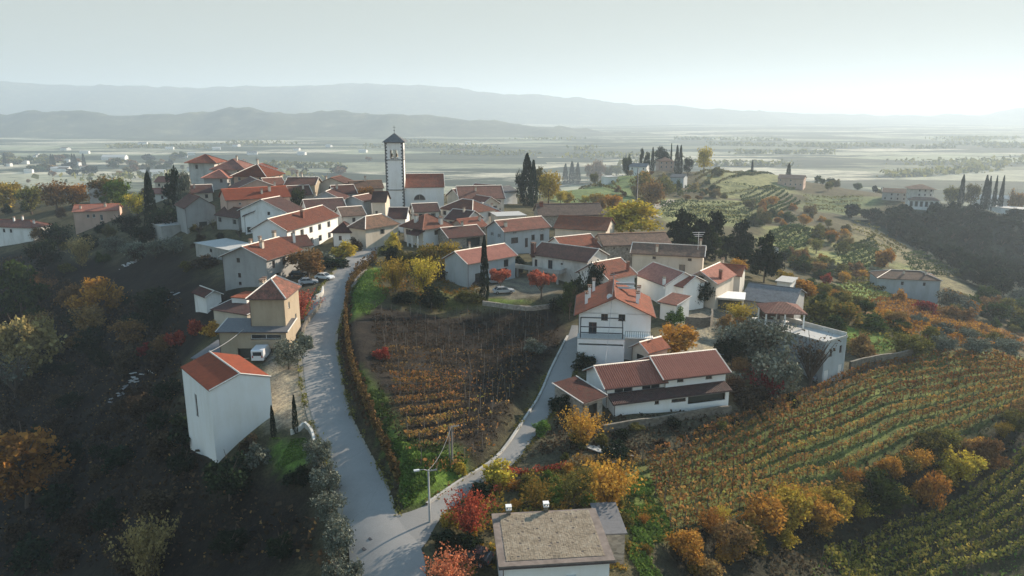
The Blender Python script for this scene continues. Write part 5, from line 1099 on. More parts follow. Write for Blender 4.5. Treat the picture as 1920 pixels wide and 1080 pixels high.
SCATTERS=[
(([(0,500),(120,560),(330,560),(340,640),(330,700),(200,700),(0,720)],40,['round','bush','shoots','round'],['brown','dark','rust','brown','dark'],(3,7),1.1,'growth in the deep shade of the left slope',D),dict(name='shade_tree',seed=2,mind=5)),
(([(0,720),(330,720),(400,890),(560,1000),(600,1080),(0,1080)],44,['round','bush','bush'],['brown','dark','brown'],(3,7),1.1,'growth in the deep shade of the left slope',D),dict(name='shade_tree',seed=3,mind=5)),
(([(0,380),(280,370),(330,420),(340,480),(0,480)],22,['round','bush'],['dark','green','brown','olive'],(4,7),.9,'growth around the cottages on the left hillside','dark leafy trees around the left cottages'),dict(name='hillside_tree',seed=4,mind=6)),
(([(0,345),(250,335),(270,370),(0,385)],16,['round'],['mixed','olive','rust','green'],(7,11),.9,'tree in the crest row left of the village','autumn trees in the crest row left of the village'),dict(name='crest_tree',seed=5,mind=6)),
(([(870,372),(960,358),(1010,350),(1120,345),(1120,352),(1010,372),(930,380)],26,['round','pine'],['dark','green','olive','rust'],(6,11),.7,'tree in the belt behind the village right of the church','dusky trees in the belt behind the village'),dict(name='belt_tree',seed=6,mind=4)),
(([(1040,378),(1180,350),(1200,400),(1120,395),(1040,392)],12,['round','bush'],['yellow','orange','rust'],(4,7),.9,'shrub on the hillside left of the huge yellow green tree','golden bushes on the hillside behind the barns'),dict(name='hill_bush',seed=7,mind=5)),
(([(1180,330),(1260,335),(1340,345),(1350,372),(1250,372),(1190,395)],22,['round','bush'],['green','olive','rust','straw','straw'],(4,9),.9,'tree on the slope below the far knoll','autumn trees on the slope below the far knoll'),dict(name='knoll_tree',seed=8,mind=6)),
(([(1190,312),(1290,312),(1350,322),(1300,334),(1200,328)],12,['round','pine'],['dark','green'],(8,12),.9,'tree at the foot of the far knoll','dark trees at the foot of the far knoll'),dict(name='knoll_tree',seed=9,mind=6)),
(([(1390,385),(1500,388),(1570,430),(1540,460),(1500,420),(1440,435),(1400,420)],24,['round','bush'],['green','olive','olive','orange','straw'],(4,9),1.0,'tree in the mixed hedge belt between the hillside vineyards','trees in the mixed hedge belts of the hillside'),dict(name='hedge_tree',seed=10,mind=5)),
(([(1480,470),(1560,440),(1600,430),(1590,470),(1540,490)],14,['round','bush'],['green','olive','orange','straw'],(4,8),1.0,'tree in the mixed hedge belt between the hillside vineyards','trees in the mixed hedge belts of the hillside'),dict(name='hedge_tree',seed=11,mind=4)),
(([(1470,480),(1520,485),(1600,515),(1640,510),(1640,530),(1560,530),(1480,510)],26,['round','bush'],['orange','rust','green','olive','silver'],(4,7),1.1,'bush along the lane behind the grey barn','autumn bushes along the lane behind the grey barn'),dict(name='lane_bush',seed=12,mind=4)),
(([(1500,535),(1570,545),(1640,590),(1700,620),(1690,640),(1600,620),(1520,590)],24,['bush','round'],['olive','mixed','green','rust','orange'],(2.5,5),1.2,'bush on the back slope behind the terrace house','scrubby bushes behind the terrace house'),dict(name='slope_bush',seed=13,mind=3)),
(([(1640,600),(1930,610),(1930,665),(1760,665),(1700,640)],26,['bush','olive'],['silver','silver','olive','rust'],(3,5),1.1,'bush above the right vineyard','grey olive bushes above the right vineyard'),dict(name='olive_bush',seed=14,mind=4)),
(([(1770,560),(1930,575),(1930,630),(1780,600)],30,['round','bush'],['rust','orange','green','silver','olive'],(4,9),1.0,'hazy tree right of the long farmhouse','hazy autumn trees right of the long farmhouse'),dict(name='valley_tree',seed=15,mind=4)),
(([(1500,340),(1650,350),(1700,362),(1640,385),(1520,362)],26,['round','far'],['green','dark','olive'],(6,11),1.0,'hazy tree on the right ridge left of the villa','hazy trees on the right ridge'),dict(name='ridge_tree',seed=16,mind=6)),
(([(1760,376),(1930,380),(1930,398),(1780,396)],14,['round','far'],['green','dark','olive'],(4,8),1.0,'hazy bush below the right ridge cypresses','hazy bushes on the right ridge'),dict(name='ridge_bush',seed=17,mind=6)),
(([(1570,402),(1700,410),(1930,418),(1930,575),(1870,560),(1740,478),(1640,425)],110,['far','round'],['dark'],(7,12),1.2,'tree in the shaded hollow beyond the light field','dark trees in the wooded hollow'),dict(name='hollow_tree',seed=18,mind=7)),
(([(1280,355),(1360,350),(1400,372),(1330,384),(1270,376)],10,['bush','far'],['olive','rust','green'],(3,6),1.2,'bush between the terraces of the knoll slope','low bushes between the knoll terraces'),dict(name='terrace_bush',seed=19,mind=5)),
(([(1260,480),(1440,470),(1460,530),(1400,520),(1330,500)],14,['pine','round'],['dark','dark','green'],(6,10),.8,'tree filling the grove behind the cream house','dark trees filling the pine grove'),dict(name='grove_tree',seed=20,mind=4)),
(([(1260,1000),(1400,960),(1600,900),(1640,950),(1500,1020),(1300,1080)],16,['shoots','bush'],['orange','yellow','olive','mixed','brown'],(2,4),1.1,'bush inside the thicket below the vineyard','autumn bushes inside the thicket below the vineyard'),dict(name='thicket_bush',seed=21,mind=3)),
(([(1640,900),(1740,850),(1930,775),(1930,810),(1800,890),(1700,960)],24,['round','bush'],['orange','yellow','rust','olive','green'],(2.5,5),1.1,'bush in the tree line at the lower right','autumn bushes in the lower right tree line'),dict(name='line_bush',seed=22,mind=3)),
(([(980,850),(1180,800),(1380,790),(1480,740),(1500,760),(1400,800),(1200,850),(1000,880)],18,['bush'],['brown','dark','olive'],(1.2,2.6),1.4,'shrub on the bank below the tiled building','low dark shrubs below the tiled building'),dict(name='bank_shrub',seed=23,mind=3)),
(([(870,900),(1180,890),(1230,1040),(1180,1080),(1160,960),(900,955)],16,['bush','shoots'],['olive','mixed','orange','bright'],(1.2,2.8),1.1,'garden shrub around the slab roofed house','small garden shrubs around the slab roofed house'),dict(name='garden_shrub',seed=24,mind=2.5)),
(([(640,420),(690,440),(700,405),(830,455),(990,500),(1100,500),(1250,560),(1100,520),(860,470)],10,['bush'],['green','dark','olive'],(1.5,3),1.1,'shrub squeezed between the village houses','small shrubs between the village houses'),dict(name='yard_shrub',seed=25,mind=4)),
(([(1360,620),(1420,640),(1520,690),(1530,720),(1440,760),(1370,760),(1360,700)],16,['bush','olive','round'],['brown','silver','dark','rust'],(3,6),1.0,'shrub in the thicket right of the tiled building','dusky shrubs right of the tiled building'),dict(name='thicket_shrub',seed=26,mind=3)),
(([(770,330),(830,330),(830,322),(770,322)],0,['bare'],['brown'],(6,9),.4,'bare poplar behind the church roof','bare poplars behind the church roof'),dict(name='poplar',seed=27,mind=1)),
(([(340,420),(470,440),(460,460),(360,470)],8,['bush','bare'],['brown','olive','dark'],(2,4),1.1,'growth around the concrete sheds','brown shrubs around the concrete sheds'),dict(name='yard_bush',seed=28,mind=4)),
]
# ------------------------------------------------------------------ trees
def clump_pts(rs,n,centers,rad,shell=.35):
    c=centers[rs.randint(0,len(centers),n)]; d=rs.randn(n,3); d/=np.linalg.norm(d,axis=1)[:,None]; r=rs.rand(n)**shell
    rr=rad if np.isscalar(rad) else rad[rs.randint(0,len(rad),n)]
    return c+d*(r*rr)[:,None]
def crown(kind,seed):
    rs=np.random.RandomState(seed)
    if kind in('round','olive'):
        n=int(5200*(1,.75,.55,.9,.45)[(seed-3)//17%5]); k=34; a=rs.randn(k,3); a/=np.linalg.norm(a,axis=1)[:,None]; a*=(rs.rand(k,1)**.33); a[:,2]=a[:,2]*.9+.05
        a+=rs.randn(k,3)*.12; cen=a*np.array((.38,.38,.36))+np.array((0,0,.50)); cen[:,:2]+=rs.randn(1,2)*.02; C=clump_pts(rs,n,cen,.07+.13*rs.rand(k)); o_=rs.rand(n)<.1; C[o_]+=rs.randn(o_.sum(),3)*.05; C[:,2]=np.maximum(C[:,2],.03); size=.041 if kind=='round' else .036
    elif kind=='dome':   # flat topped small maple
        n=2200; k=26; a=rs.randn(k,3); a/=np.linalg.norm(a,axis=1)[:,None]; a*=rs.rand(k,1)**.4; cen=a*np.array((.42,.42,.2))+np.array((0,0,.68)); C=clump_pts(rs,n,cen,.12); size=.06
    elif kind=='bush':
        n=2300; k=16; a=rs.randn(k,3); a/=np.linalg.norm(a,axis=1)[:,None]; a[:,2]=np.abs(a[:,2]); a*=rs.rand(k,1)**.4; cen=a*np.array((.36,.36,.62))+np.array((0,0,.12)); C=clump_pts(rs,n,cen,np.array((.14,.22,.18))); C[:,2]=np.abs(C[:,2]); size=.058
    elif kind=='shoots': # upright feathery autumn shrub or young fruit tree
        C=[]; 
        for i in range(110):
            b_=np.array((rs.randn()*.08,rs.randn()*.08,.12+.1*rs.rand())); d=np.array((rs.randn()*.30,rs.randn()*.30,.55+.35*rs.rand())); t=rs.rand(34)**.7; C.append(b_+d*t[:,None]+rs.randn(34,3)*.026)
        C=np.concatenate(C); C[:,2]=np.clip(C[:,2],0.02,1.05); size=.036
    elif kind=='cypress':
        n=2600; z=rs.rand(n)**.85; prof=.5*np.minimum(1,(1.02-z)**.55*1.15)*np.minimum(1,.55+z*3); th=rs.rand(n)*2*math.pi; lob=1+.13*np.sin(th*3+seed)+.1*np.sin(z*25+th*2); r=prof*lob*(rs.rand(n)**.25); C=np.c_[r*np.cos(th),r*np.sin(th),z]; size=.055
    elif kind=='pine':
        n=3200; C=[]; 
        for i in range(30):
            z=.2+.75*rs.rand(); R=(1.0-z)**.7*.5+.06; th=rs.rand()*6.28; rr=R*rs.rand()**.5; c=np.array((rr*math.cos(th),rr*math.sin(th),z)); m_=n//30; d=rs.randn(m_,3); d/=np.linalg.norm(d,axis=1)[:,None]; C.append(c+d*(rs.rand(m_)**.4*.15)[:,None]*np.array((1,1,.6)))
        C=np.concatenate(C); size=.045
    elif kind=='bare':
        C=[]
        for i in range(60):
            d=np.array((rs.randn()*.30,rs.randn()*.30,.5+.4*rs.rand())); t=.3+.7*rs.rand(8); C.append(np.array((0,0,.2))+d*t[:,None]*.85+rs.randn(8,3)*.03)
        C=np.concatenate(C); size=.035
    elif kind=='wisp':
        n=260; z=rs.rand(n); C=np.c_[rs.randn(n)*.12*(1.1-z),rs.randn(n)*.12*(1.1-z),z]; size=.09
    elif kind=='far': # small in the picture
        n=420; k=12; a=rs.randn(k,3); a/=np.linalg.norm(a,axis=1)[:,None]; a*=rs.rand(k,1)**.33; cen=a*np.array((.34,.34,.32))+np.array((0,0,.52)); C=clump_pts(rs,n,cen,.17); C[:,2]=np.abs(C[:,2]); size=.13
    up=C-np.array((0,0,.45)); V,Q=leafquads(C,size,rs)
    return V,Q
def trunk(kind,seed):
    rs=np.random.RandomState(seed+99); mb=MB(); R=.022
    if kind in('cypress','pine'): mb.tube([(0,0,-.05),(0,0,.9)],[.03,.005],6); return mb.mesh('trunk',['bark'])
    if kind in('bush','far'):
        mb.tube([(0,0,-.05),(0,0,.5)],[.03,.01],5)
        for i in range(4): t=rs.rand()*6.28; mb.tube([(0,0,.05),(.25*math.cos(t),.25*math.sin(t),.45)],[.016,.005],4)
        return mb.mesh('trunk',['bark'])
    fork=.34 if kind in('round','dome','olive') else .16
    mb.tube([(0,0,-.05),(rs.randn()*.01,rs.randn()*.01,fork*.6),(rs.randn()*.02,rs.randn()*.02,fork)],[.034,.026,.022],7)
    for i in range(9 if kind!='bare' else 22):
        t=rs.rand()*6.28; e=.22+.2*rs.rand(); zt_=.6+.3*rs.rand()
        p1=(e*.45*math.cos(t),e*.45*math.sin(t),fork+(zt_-fork)*.45); p2=(e*math.cos(t+.3),e*math.sin(t+.3),zt_); mb.tube([(0,0,fork-.05),p1,p2],[.015,.010,.004],5)
        for q in range(2): t2=t+rs.randn()*.8; mb.tube([p1,(p1[0]+.14*math.cos(t2),p1[1]+.14*math.sin(t2),p1[2]+.18)],[.007,.002],4)
    return mb.mesh('trunk',['bark'])
_cr={}
def crown_obj(kind,var,mat,root,sx,sy,sz):
    k=(kind,var)
    if k not in _cr:
        V,Q=crown(kind,var*17+3); _cr[k]=(np_mesh('crown',V,Q,['leaf_green']),trunk(kind,var))
    cm,tm=_cr[k]
    c=link('crown',cm,root); c.scale=(sx,sy,sz); c.rotation_euler=(0,0,random.random()*6.28)
    c.material_slots[0].link='OBJECT'; c.material_slots[0].material=MATS['leaf_'+mat]
    t=link('trunk',tm,root); t.scale=(sx,sy,sz); t.rotation_euler=c.rotation_euler
KIND={'round':'tree','olive':'olive_tree','dome':'maple_tree','bush':'bush','shoots':'shrub','cypress':'cypress_tree','pine':'pine_tree','bare':'bare_tree','wisp':'shrub','far':'tree'}
def plant(kind,mat,loc,w_,h_,label,group=None,name=None,lean=0):
    nm=name or KIND[kind]; e=empty(nm,loc,0,label,nm.replace('_',' ').replace('bare tree','tree'),group)
    if lean: e.rotation_euler=(random.uniform(-lean,lean),random.uniform(-lean,lean),0)
    crown_obj(kind,random.randint(0,2 if kind not in('round','bush','far') else 4),mat,e,w_,w_*random.uniform(.9,1.1),h_)
    return e
def T(kind,mat,cx,yb,yt,w_,label,zd=None,name=None):
    p=G(cx,yb)
    if zd: 
        d=ray(cx,yb)*zd; p=np.array((d[0],d[1],0)); p[2]=H(d[0],d[1]); 
        top=CZ+ray(cx,yt)[2]*zd; h_=max(2,top-p[2]); w_=w_*zd/1400
    else:
        f=np.array((0,cp,-sp)); t=float((p-np.array((0,0,CZ)))@f); h_=(yb-yt)*t/1400/.93; w_=w_*t/1400
    return plant(kind,mat,(p[0],p[1],p[2]-.1),w_*1.05,h_,label,name=name)
for a in TREES: T(*a[:7],**(a[7] if len(a)>7 else {}))
MASS_AVOID=[]
def free(p,r=1.5):
    for x in FOOT:
        v=np.array(p[:2])-x['a'][:2]; u=v@x['U']; w_=v@x['V']
        if -r<u<x['L']+r and -r<w_<x['D']+r: return False
    return True
def scatter(poly,n,kinds,mats,hrange,wf,label,group,name=None,seed=1,mind=0,roadclear=5.0):
    CN={'straw':'straw coloured','yellow':'yellow','olive':'olive green','green':'green','dark':'dark green','orange':'orange','red':'red','rust':'rust brown','silver':'silver grey','brown':'brown','bright':'fresh green','pink':'coral','mixed':'green and orange'}; KN={'round':'round crowned','bush':'low domed','bare':'sparse leafless','pine':'ragged conifer like','shoots':'upright feathery','far':'rounded','olive':'soft crowned'}
    rs=random.Random(seed); P=np.array([Gxy(*p) for p in poly]); lo=P.min(0); hi=P.max(0); k=0; tries=0; pts=[]
    while k<n and tries<n*60:
        tries+=1; x=rs.uniform(lo[0],hi[0]); y=rs.uniform(lo[1],hi[1])
        if poly_dist(np.array([x]),np.array([y]),P)[0]<0 or not free((x,y)): continue
        if min(line_dist(np.array([x]),np.array([y]),MIDM)[0],line_dist(np.array([x]),np.array([y]),MIDQ)[0])<roadclear: continue
        if any((x-a)**2+(y-b)**2<mind*mind for a,b in pts): continue
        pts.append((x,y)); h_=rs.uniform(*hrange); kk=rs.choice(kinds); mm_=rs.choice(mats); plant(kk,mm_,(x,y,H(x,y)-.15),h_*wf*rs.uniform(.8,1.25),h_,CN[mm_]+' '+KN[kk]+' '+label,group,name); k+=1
MIDM=mid(RLw,RRw); MIDQ=mid(QLw,QRw)
for a,kw in SCATTERS: scatter(*a,**kw)
# ------------------------------------------------------------------ hedge strips
def hedge_strip(name,label,px,h_,w_,mat,dens=60,size=.22,cat='hedge',z0=0,base=True,world=None,extra=None,group=None,parent=None,seed=5):
    rs=np.random.RandomState(seed); P=smooth_line([Gxy(*p) for p in px] if world is None else world,1.0); s=np.r_[0,np.cumsum(np.linalg.norm(np.diff(P,axis=0),axis=1))]; n=int(s[-1]*dens); t=rs.rand(n)*s[-1]
    t=t[vnoise(t,t*0,1.1,77)>-.38]; n=len(t); x=np.interp(t,s,P[:,0]); y=np.interp(t,s,P[:,1]); hv=h_*(.65+.8*(vnoise(t,t*0,.8,9)+.5)); th=rs.rand(n)*6.28; r=rs.rand(n)**.5
    x=x+np.cos(th)*r*w_/2; y=y+np.sin(th)*r*w_/2; z=H0(x,y)+z0+hv*(rs.rand(n)**.6)*(1-.3*r)
    V,Q=leafquads(np.c_[x,y,z],size,rs); o=link(name,np_mesh(name,V,Q,[mat]),parent)
    if label: tag(o,label,cat,group)
    return o
hedge_strip('hedge','long orange brown hedge on top of the bank along the main road',[(705,487),(690,500),(668,520),(655,545),(650,580),(650,620),(655,665),(668,715),(690,770),(712,820),(733,870),(748,905)],1.6,.6,'hedge',150,.22)
_HL=[(705,487),(690,500),(668,520),(655,545),(650,580),(650,620),(655,665),(668,715),(690,770),(712,820),(733,870),(748,905)]
def hedge_shoots():
    rs=np.random.RandomState(8); P=smooth_line([Gxy(*p) for p in _HL],1.0); s=np.r_[0,np.cumsum(np.linalg.norm(np.diff(P,axis=0),axis=1))]; C=[]; t=0
    while t<s[-1]:
        x=np.interp(t,s,P[:,0]); y=np.interp(t,s,P[:,1]); hh=rs.uniform(1.8,3.3); n=int(hh*26); z=rs.rand(n)*hh; C.append(np.c_[x+rs.randn(n)*.13,y+rs.randn(n)*.13,H(x,y)+z]); t+=rs.uniform(.8,1.5)
    V,Q=leafquads(np.concatenate(C),.26,rs); tag(link('hedge_shoots',np_mesh('hedge_shoots',V,Q,['hedge'])),kind='stuff')
hedge_shoots()
def edge_tufts(px,w_,seed):
    rs=np.random.RandomState(seed); P=smooth_line([Gxy(*p) for p in px],1.0); s=np.r_[0,np.cumsum(np.linalg.norm(np.diff(P,axis=0),axis=1))]; n=int(s[-1]*28); t=rs.rand(n)*s[-1]; t=t[vnoise(t,t*0,2.1,seed)>-.15]
    x=np.interp(t,s,P[:,0])+rs.randn(len(t))*w_; y=np.interp(t,s,P[:,1])+rs.randn(len(t))*w_; V,Q=leafquads(np.c_[x,y,H0(x,y)+.1+.3*rs.rand(len(t))],.2,rs); tag(link('verge_grass',np_mesh('verge_grass',V,Q,['leaf_olive'])),kind='stuff')
edge_tufts([(x+6,y) for x,y in RR[2:-2]],.25,3); edge_tufts([(x-7,y) for x,y in RL[3:-3]],.25,4); edge_tufts([(x-4,y) for x,y in QL[1:-2]],.2,5); edge_tufts([(x+5,y) for x,y in QR[1:-2]],.25,6)
hedge_strip('hedge','orange vine pergola row above the slab roofed house',[(893,935),(915,925),(960,920),(1000,915)],1.6,1.0,'leaf_orange',130,.22,'vine pergola')
hedge_strip('hedge','dark red vine row right of the yellow bush by the side road',[(935,892),(980,890),(1020,885),(1060,880)],1.2,1.0,'leaf_red',70,.22,'vine row')
hedge_strip('hedge','red orange vine row ending at the big orange tree',[(1070,875),(1110,868),(1160,872),(1200,868)],1.5,1.2,'leaf_rust',110,.22,'vine row')
# ------------------------------------------------------------------ vine rows
_post={}
def post_mesh(h_,r_,mat):
    k=(h_,r_,mat)
    if k not in _post:
        mb=MB(); mb.tube([(0,0,-.3),(.03,0,h_)],[r_,r_*.8],5); _post[k]=mb.mesh('post',[mat])
    return _post[k]
ORD=['first','second','third','fourth','fifth','sixth','seventh','eighth','ninth','tenth','eleventh','twelfth','thirteenth','fourteenth','fifteenth','sixteenth','seventeenth','eighteenth']
def vines(top,bot,n,matf,h_,w_,dens,size,post,label,group,densf=None,start=0.0,wires=False):
    A=smooth_line([Gxy(*p) for p in top],1.0); B=smooth_line([Gxy(*p) for p in bot],1.0)
    def rs_(P,m):
        s=np.r_[0,np.cumsum(np.linalg.norm(np.diff(P,axis=0),axis=1))]; t=np.linspace(0,s[-1],m); return np.c_[np.interp(t,s,P[:,0]),np.interp(t,s,P[:,1])]
    m=60; A=rs_(A,m); B=rs_(B,m)
    for i in range(n):
        f=(i+start)/(n-1+start) if n>1 else 0; P=A*(1-f)+B*f; rs=np.random.RandomState(i*7+int(h_*100)); s=np.r_[0,np.cumsum(np.linalg.norm(np.diff(P,axis=0),axis=1))]; Lr=s[-1]
        k=int(Lr*dens); t=rs.rand(k)*Lr
        if densf is not None:
            keep=rs.rand(k)<densf(t/Lr,f); t=t[keep]
        gap=vnoise(t,t*0+i*3.7,2.2,21)>-.42; t=t[gap]
        x=np.interp(t,s,P[:,0])+rs.randn(len(t))*w_*.4; y=np.interp(t,s,P[:,1])+rs.randn(len(t))*w_*.4; z=H0(x,y)+.35+(h_-.35)*rs.rand(len(t))**.8*(.85+.4*vnoise(t,t*0+i,1.4,4))
        root=empty('vine_row',(P[0,0],P[0,1],H(P[0,0],P[0,1])),0,label.replace('#',ORD[i]),'vine row',group)
        off=np.array((P[0,0],P[0,1],H(P[0,0],P[0,1])))
        if len(t)>3:
            V,Q=leafquads(np.c_[x,y,z],size,rs); mt=matf(f) if callable(matf) else matf
            link('foliage',np_mesh('foliage',V-off,Q,[mt]),root)
        if post:
            sp_,ph,pr,pm=post; q=0; tt=rs.rand()*sp_
            while tt<Lr and q<95:
                px_=np.interp(tt,s,P[:,0]); py_=np.interp(tt,s,P[:,1]); o=link('post',post_mesh(round(ph*random.choice((.85,1,1.1)),2),pr,pm),root,(px_-off[0],py_-off[1],H(px_,py_)-off[2])); o.rotation_euler=(random.uniform(-.07,.07),random.uniform(-.07,.07),random.random()*3); q+=1; tt+=sp_*random.uniform(.85,1.15)
vines([(1205,872),(1300,828),(1404,785),(1498,747),(1628,695),(1760,672),(1935,688)],[(1255,995),(1400,950),(1500,925),(1628,893),(1771,819),(1935,752)],9,'vine_autumn',1.9,.26,27,.30,(2.4,2.1,.07,'wood_dark'),'# vine row down from the retaining wall in the sunny right vineyard','vine rows of the sunny right vineyard')
vines([(1540,1045),(1650,1010),(1750,975),(1850,915),(1935,840)],[(1600,1110),(1750,1085),(1850,1055),(1940,1010)],6,'vine_green',1.8,.5,30,.34,(2.5,1.9,.06,'wood_post'),'# vine row from the top of the bottom right corner slope','vine rows in the bottom right corner')
vines([(700,598),(800,588),(900,592),(1035,604)],[(775,880),(830,885),(880,860),(925,835)],17,lambda f:'vine_dry' if f<.28 else ('leaf_rust' if f<.5 else 'vine_autumn'),1.5,.5,44,.24,(2.3,2.2,.045,'wood_post'),'# vine row from the top of the staked vineyard between the roads','vine rows of the staked vineyard between the roads',lambda u,f:np.where(f<.28,.4,np.clip(1.2-u*1.3+ (f-.5)*.5,.28,1))*np.where((f>.45)&(f<.9)&(u<.55),1.,.45))
vines([(1612,572),(1700,568),(1790,590)],[(1660,612),(1790,650),(1925,650)],14,'leaf_orange',2.0,.7,20,.42,(3,2.2,.07,'wood_post'),'# rust coloured row behind the lawn of the terrace house','rust coloured rows at the right')
def rows_far(name,a,b,n,mat,label,group,h_=2.2,dens=9,size=.6): vines(a,b,n,mat,h_,.8,dens,size,None,label,group)
rows_far('r',[(1442,440),(1500,425)],[(1462,476),(1556,446)],7,'leaf_green','# green row of the small hillside vineyard above the dark hedge','rows of the small hillside vineyard')
rows_far('r',[(1560,470),(1640,447)],[(1590,512),(1658,492)],7,'leaf_green','# green row of the vineyard beside the orange tree clump','rows beside the orange tree clump')
rows_far('r',[(1690,480),(1735,478)],[(1710,520),(1815,522)],6,'leaf_green','# green row of the vineyard just behind the long farmhouse','rows behind the long farmhouse')
rows_far('r',[(1385,372),(1450,350)],[(1420,420),(1500,380)],8,'leaf_green','# green row of the slanting vineyard on the far ridge','rows of the slanting ridge vineyard')
rows_far('r',[(1300,332),(1480,328)],[(1320,362),(1490,356)],5,'leaf_olive','# long row of the vineyard under the single ridge cypress','rows of the vineyard under the ridge cypress')
rows_far('r',[(1505,368),(1620,370)],[(1515,392),(1610,396)],4,'leaf_olive','# long row of the ridge field left of the hazy villa','rows of the ridge field left of the hazy villa')
rows_far('r',[(1640,436),(1700,470)],[(1625,448),(1680,478)],3,'leaf_olive','# row of the pale strip above the wooded hollow','rows of the pale strip above the wooded hollow')
rows_far('r',[(1050,356),(1160,345)],[(1060,378),(1170,372)],4,'leaf_olive','# row of the meadow behind the village right of the cypresses','rows of the meadow behind the village')
rows_far('r',[(1290,392),(1400,384)],[(1290,412),(1400,418)],4,'leaf_olive','# terrace row on the hillside above the dark pines','terrace rows above the dark pines')
rows_far('r',[(1578,530),(1655,526)],[(1590,566),(1668,565)],5,'leaf_olive','# dark row crossing the bright green strip by the farmhouse','rows crossing the bright green strip')
rows_far('r',[(1235,384),(1290,380),(1400,386)],[(1245,408),(1300,414),(1420,424)],6,'leaf_green','# curved row of the broad vineyard right of the hillside track','rows of the broad vineyard right of the track')
rows_far('r',[(1400,325),(1500,335)],[(1360,345),(1470,362)],5,'leaf_green','# row of the vineyard left of the hazy pink farmhouse','rows of the vineyard left of the pink farmhouse')
rows_far('r',[(1240,352),(1310,346)],[(1235,366),(1320,364)],3,'leaf_green','# short terrace row under the far knoll shed','terrace rows under the far knoll shed')
rows_far('r',[(1600,418),(1650,432)],[(1590,432),(1640,446)],3,'leaf_olive','# short row at the upper tip of the pale strip','rows at the upper tip of the pale strip')
# ground cover ---------------------------------------------------------------
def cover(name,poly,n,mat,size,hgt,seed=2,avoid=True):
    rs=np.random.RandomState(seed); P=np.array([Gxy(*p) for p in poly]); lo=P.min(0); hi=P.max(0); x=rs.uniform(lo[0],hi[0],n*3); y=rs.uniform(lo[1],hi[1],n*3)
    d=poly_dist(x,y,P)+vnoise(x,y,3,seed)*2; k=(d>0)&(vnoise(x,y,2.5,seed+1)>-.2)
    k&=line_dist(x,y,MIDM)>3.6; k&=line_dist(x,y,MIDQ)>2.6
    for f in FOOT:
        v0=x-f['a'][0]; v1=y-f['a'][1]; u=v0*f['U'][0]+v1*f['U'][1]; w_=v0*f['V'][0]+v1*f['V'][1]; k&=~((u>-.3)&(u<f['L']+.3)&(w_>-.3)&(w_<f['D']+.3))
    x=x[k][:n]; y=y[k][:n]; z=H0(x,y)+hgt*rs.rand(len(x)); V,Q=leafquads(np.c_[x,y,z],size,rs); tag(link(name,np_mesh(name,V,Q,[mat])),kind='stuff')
FOOTG=None
cover('grass',[(655,580),(675,510),(745,505),(730,560),(690,600)],6000,'leaf_bright',.22,.3,3)
cover('grass',[(735,830),(800,850),(880,870),(770,955),(745,900)],9000,'leaf_bright',.25,.45,33)
cover('grass',[(668,690),(720,740),(745,820),(860,870),(800,880),(740,870),(690,780)],7000,'leaf_green',.22,.3,34)
cover('ground_cover',[(700,590),(1040,590),(1060,640),(990,730),(930,820),(860,880),(760,850),(700,720)],16000,'leaf_brown',.22,.3,4)
cover('ground_cover',[(640,560),(655,560),(665,680),(700,790),(760,940),(745,955),(720,890),(655,770),(630,650)],11000,'vine_dry',.28,.7,5)
cover('grass',[(1190,890),(1404,795),(1628,705),(1900,670),(1930,770),(1628,900),(1253,1000),(1180,1000)],9000,'vine_dry',.25,.25,6)
cover('grass',[(1160,890),(1210,900),(1260,1000),(1230,1080),(1180,1080),(1175,980)],7000,'leaf_bright',.25,.45,7)
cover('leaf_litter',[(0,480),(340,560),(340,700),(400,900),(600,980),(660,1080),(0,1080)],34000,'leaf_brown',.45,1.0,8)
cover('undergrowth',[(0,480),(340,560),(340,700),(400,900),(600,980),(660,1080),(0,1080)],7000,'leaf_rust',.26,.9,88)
cover('undergrowth',[(860,900),(1200,880),(1250,1000),(1180,1080),(860,1080)],9000,'leaf_mixed',.28,.5,9)
cover('undergrowth',[(1040,760),(1380,770),(1500,715),(1480,760),(1200,860),(970,860)],9000,'leaf_brown',.3,.5,10)
cover('grass',[(1560,1040),(1830,930),(1930,800),(1930,1100),(1500,1100)],3500,'leaf_bright',.3,.35,11)
cover('undergrowth',[(1280,1000),(1640,930),(1800,850),(1930,770),(1930,820),(1700,1000),(1480,1090),(1260,1090)],15000,'leaf_brown',.35,.8,12)
cover('grass',[(505,820),(575,830),(580,875),(540,890),(500,860)],2500,'leaf_bright',.15,.15,13)
cover('undergrowth',[(730,480),(870,480),(900,560),(740,570),(700,540)],7000,'leaf_mixed',.3,.7,14)
cover('undergrowth',[(1440,560),(1600,560),(1740,660),(1600,660),(1500,600)],9000,'leaf_olive',.4,.8,15)
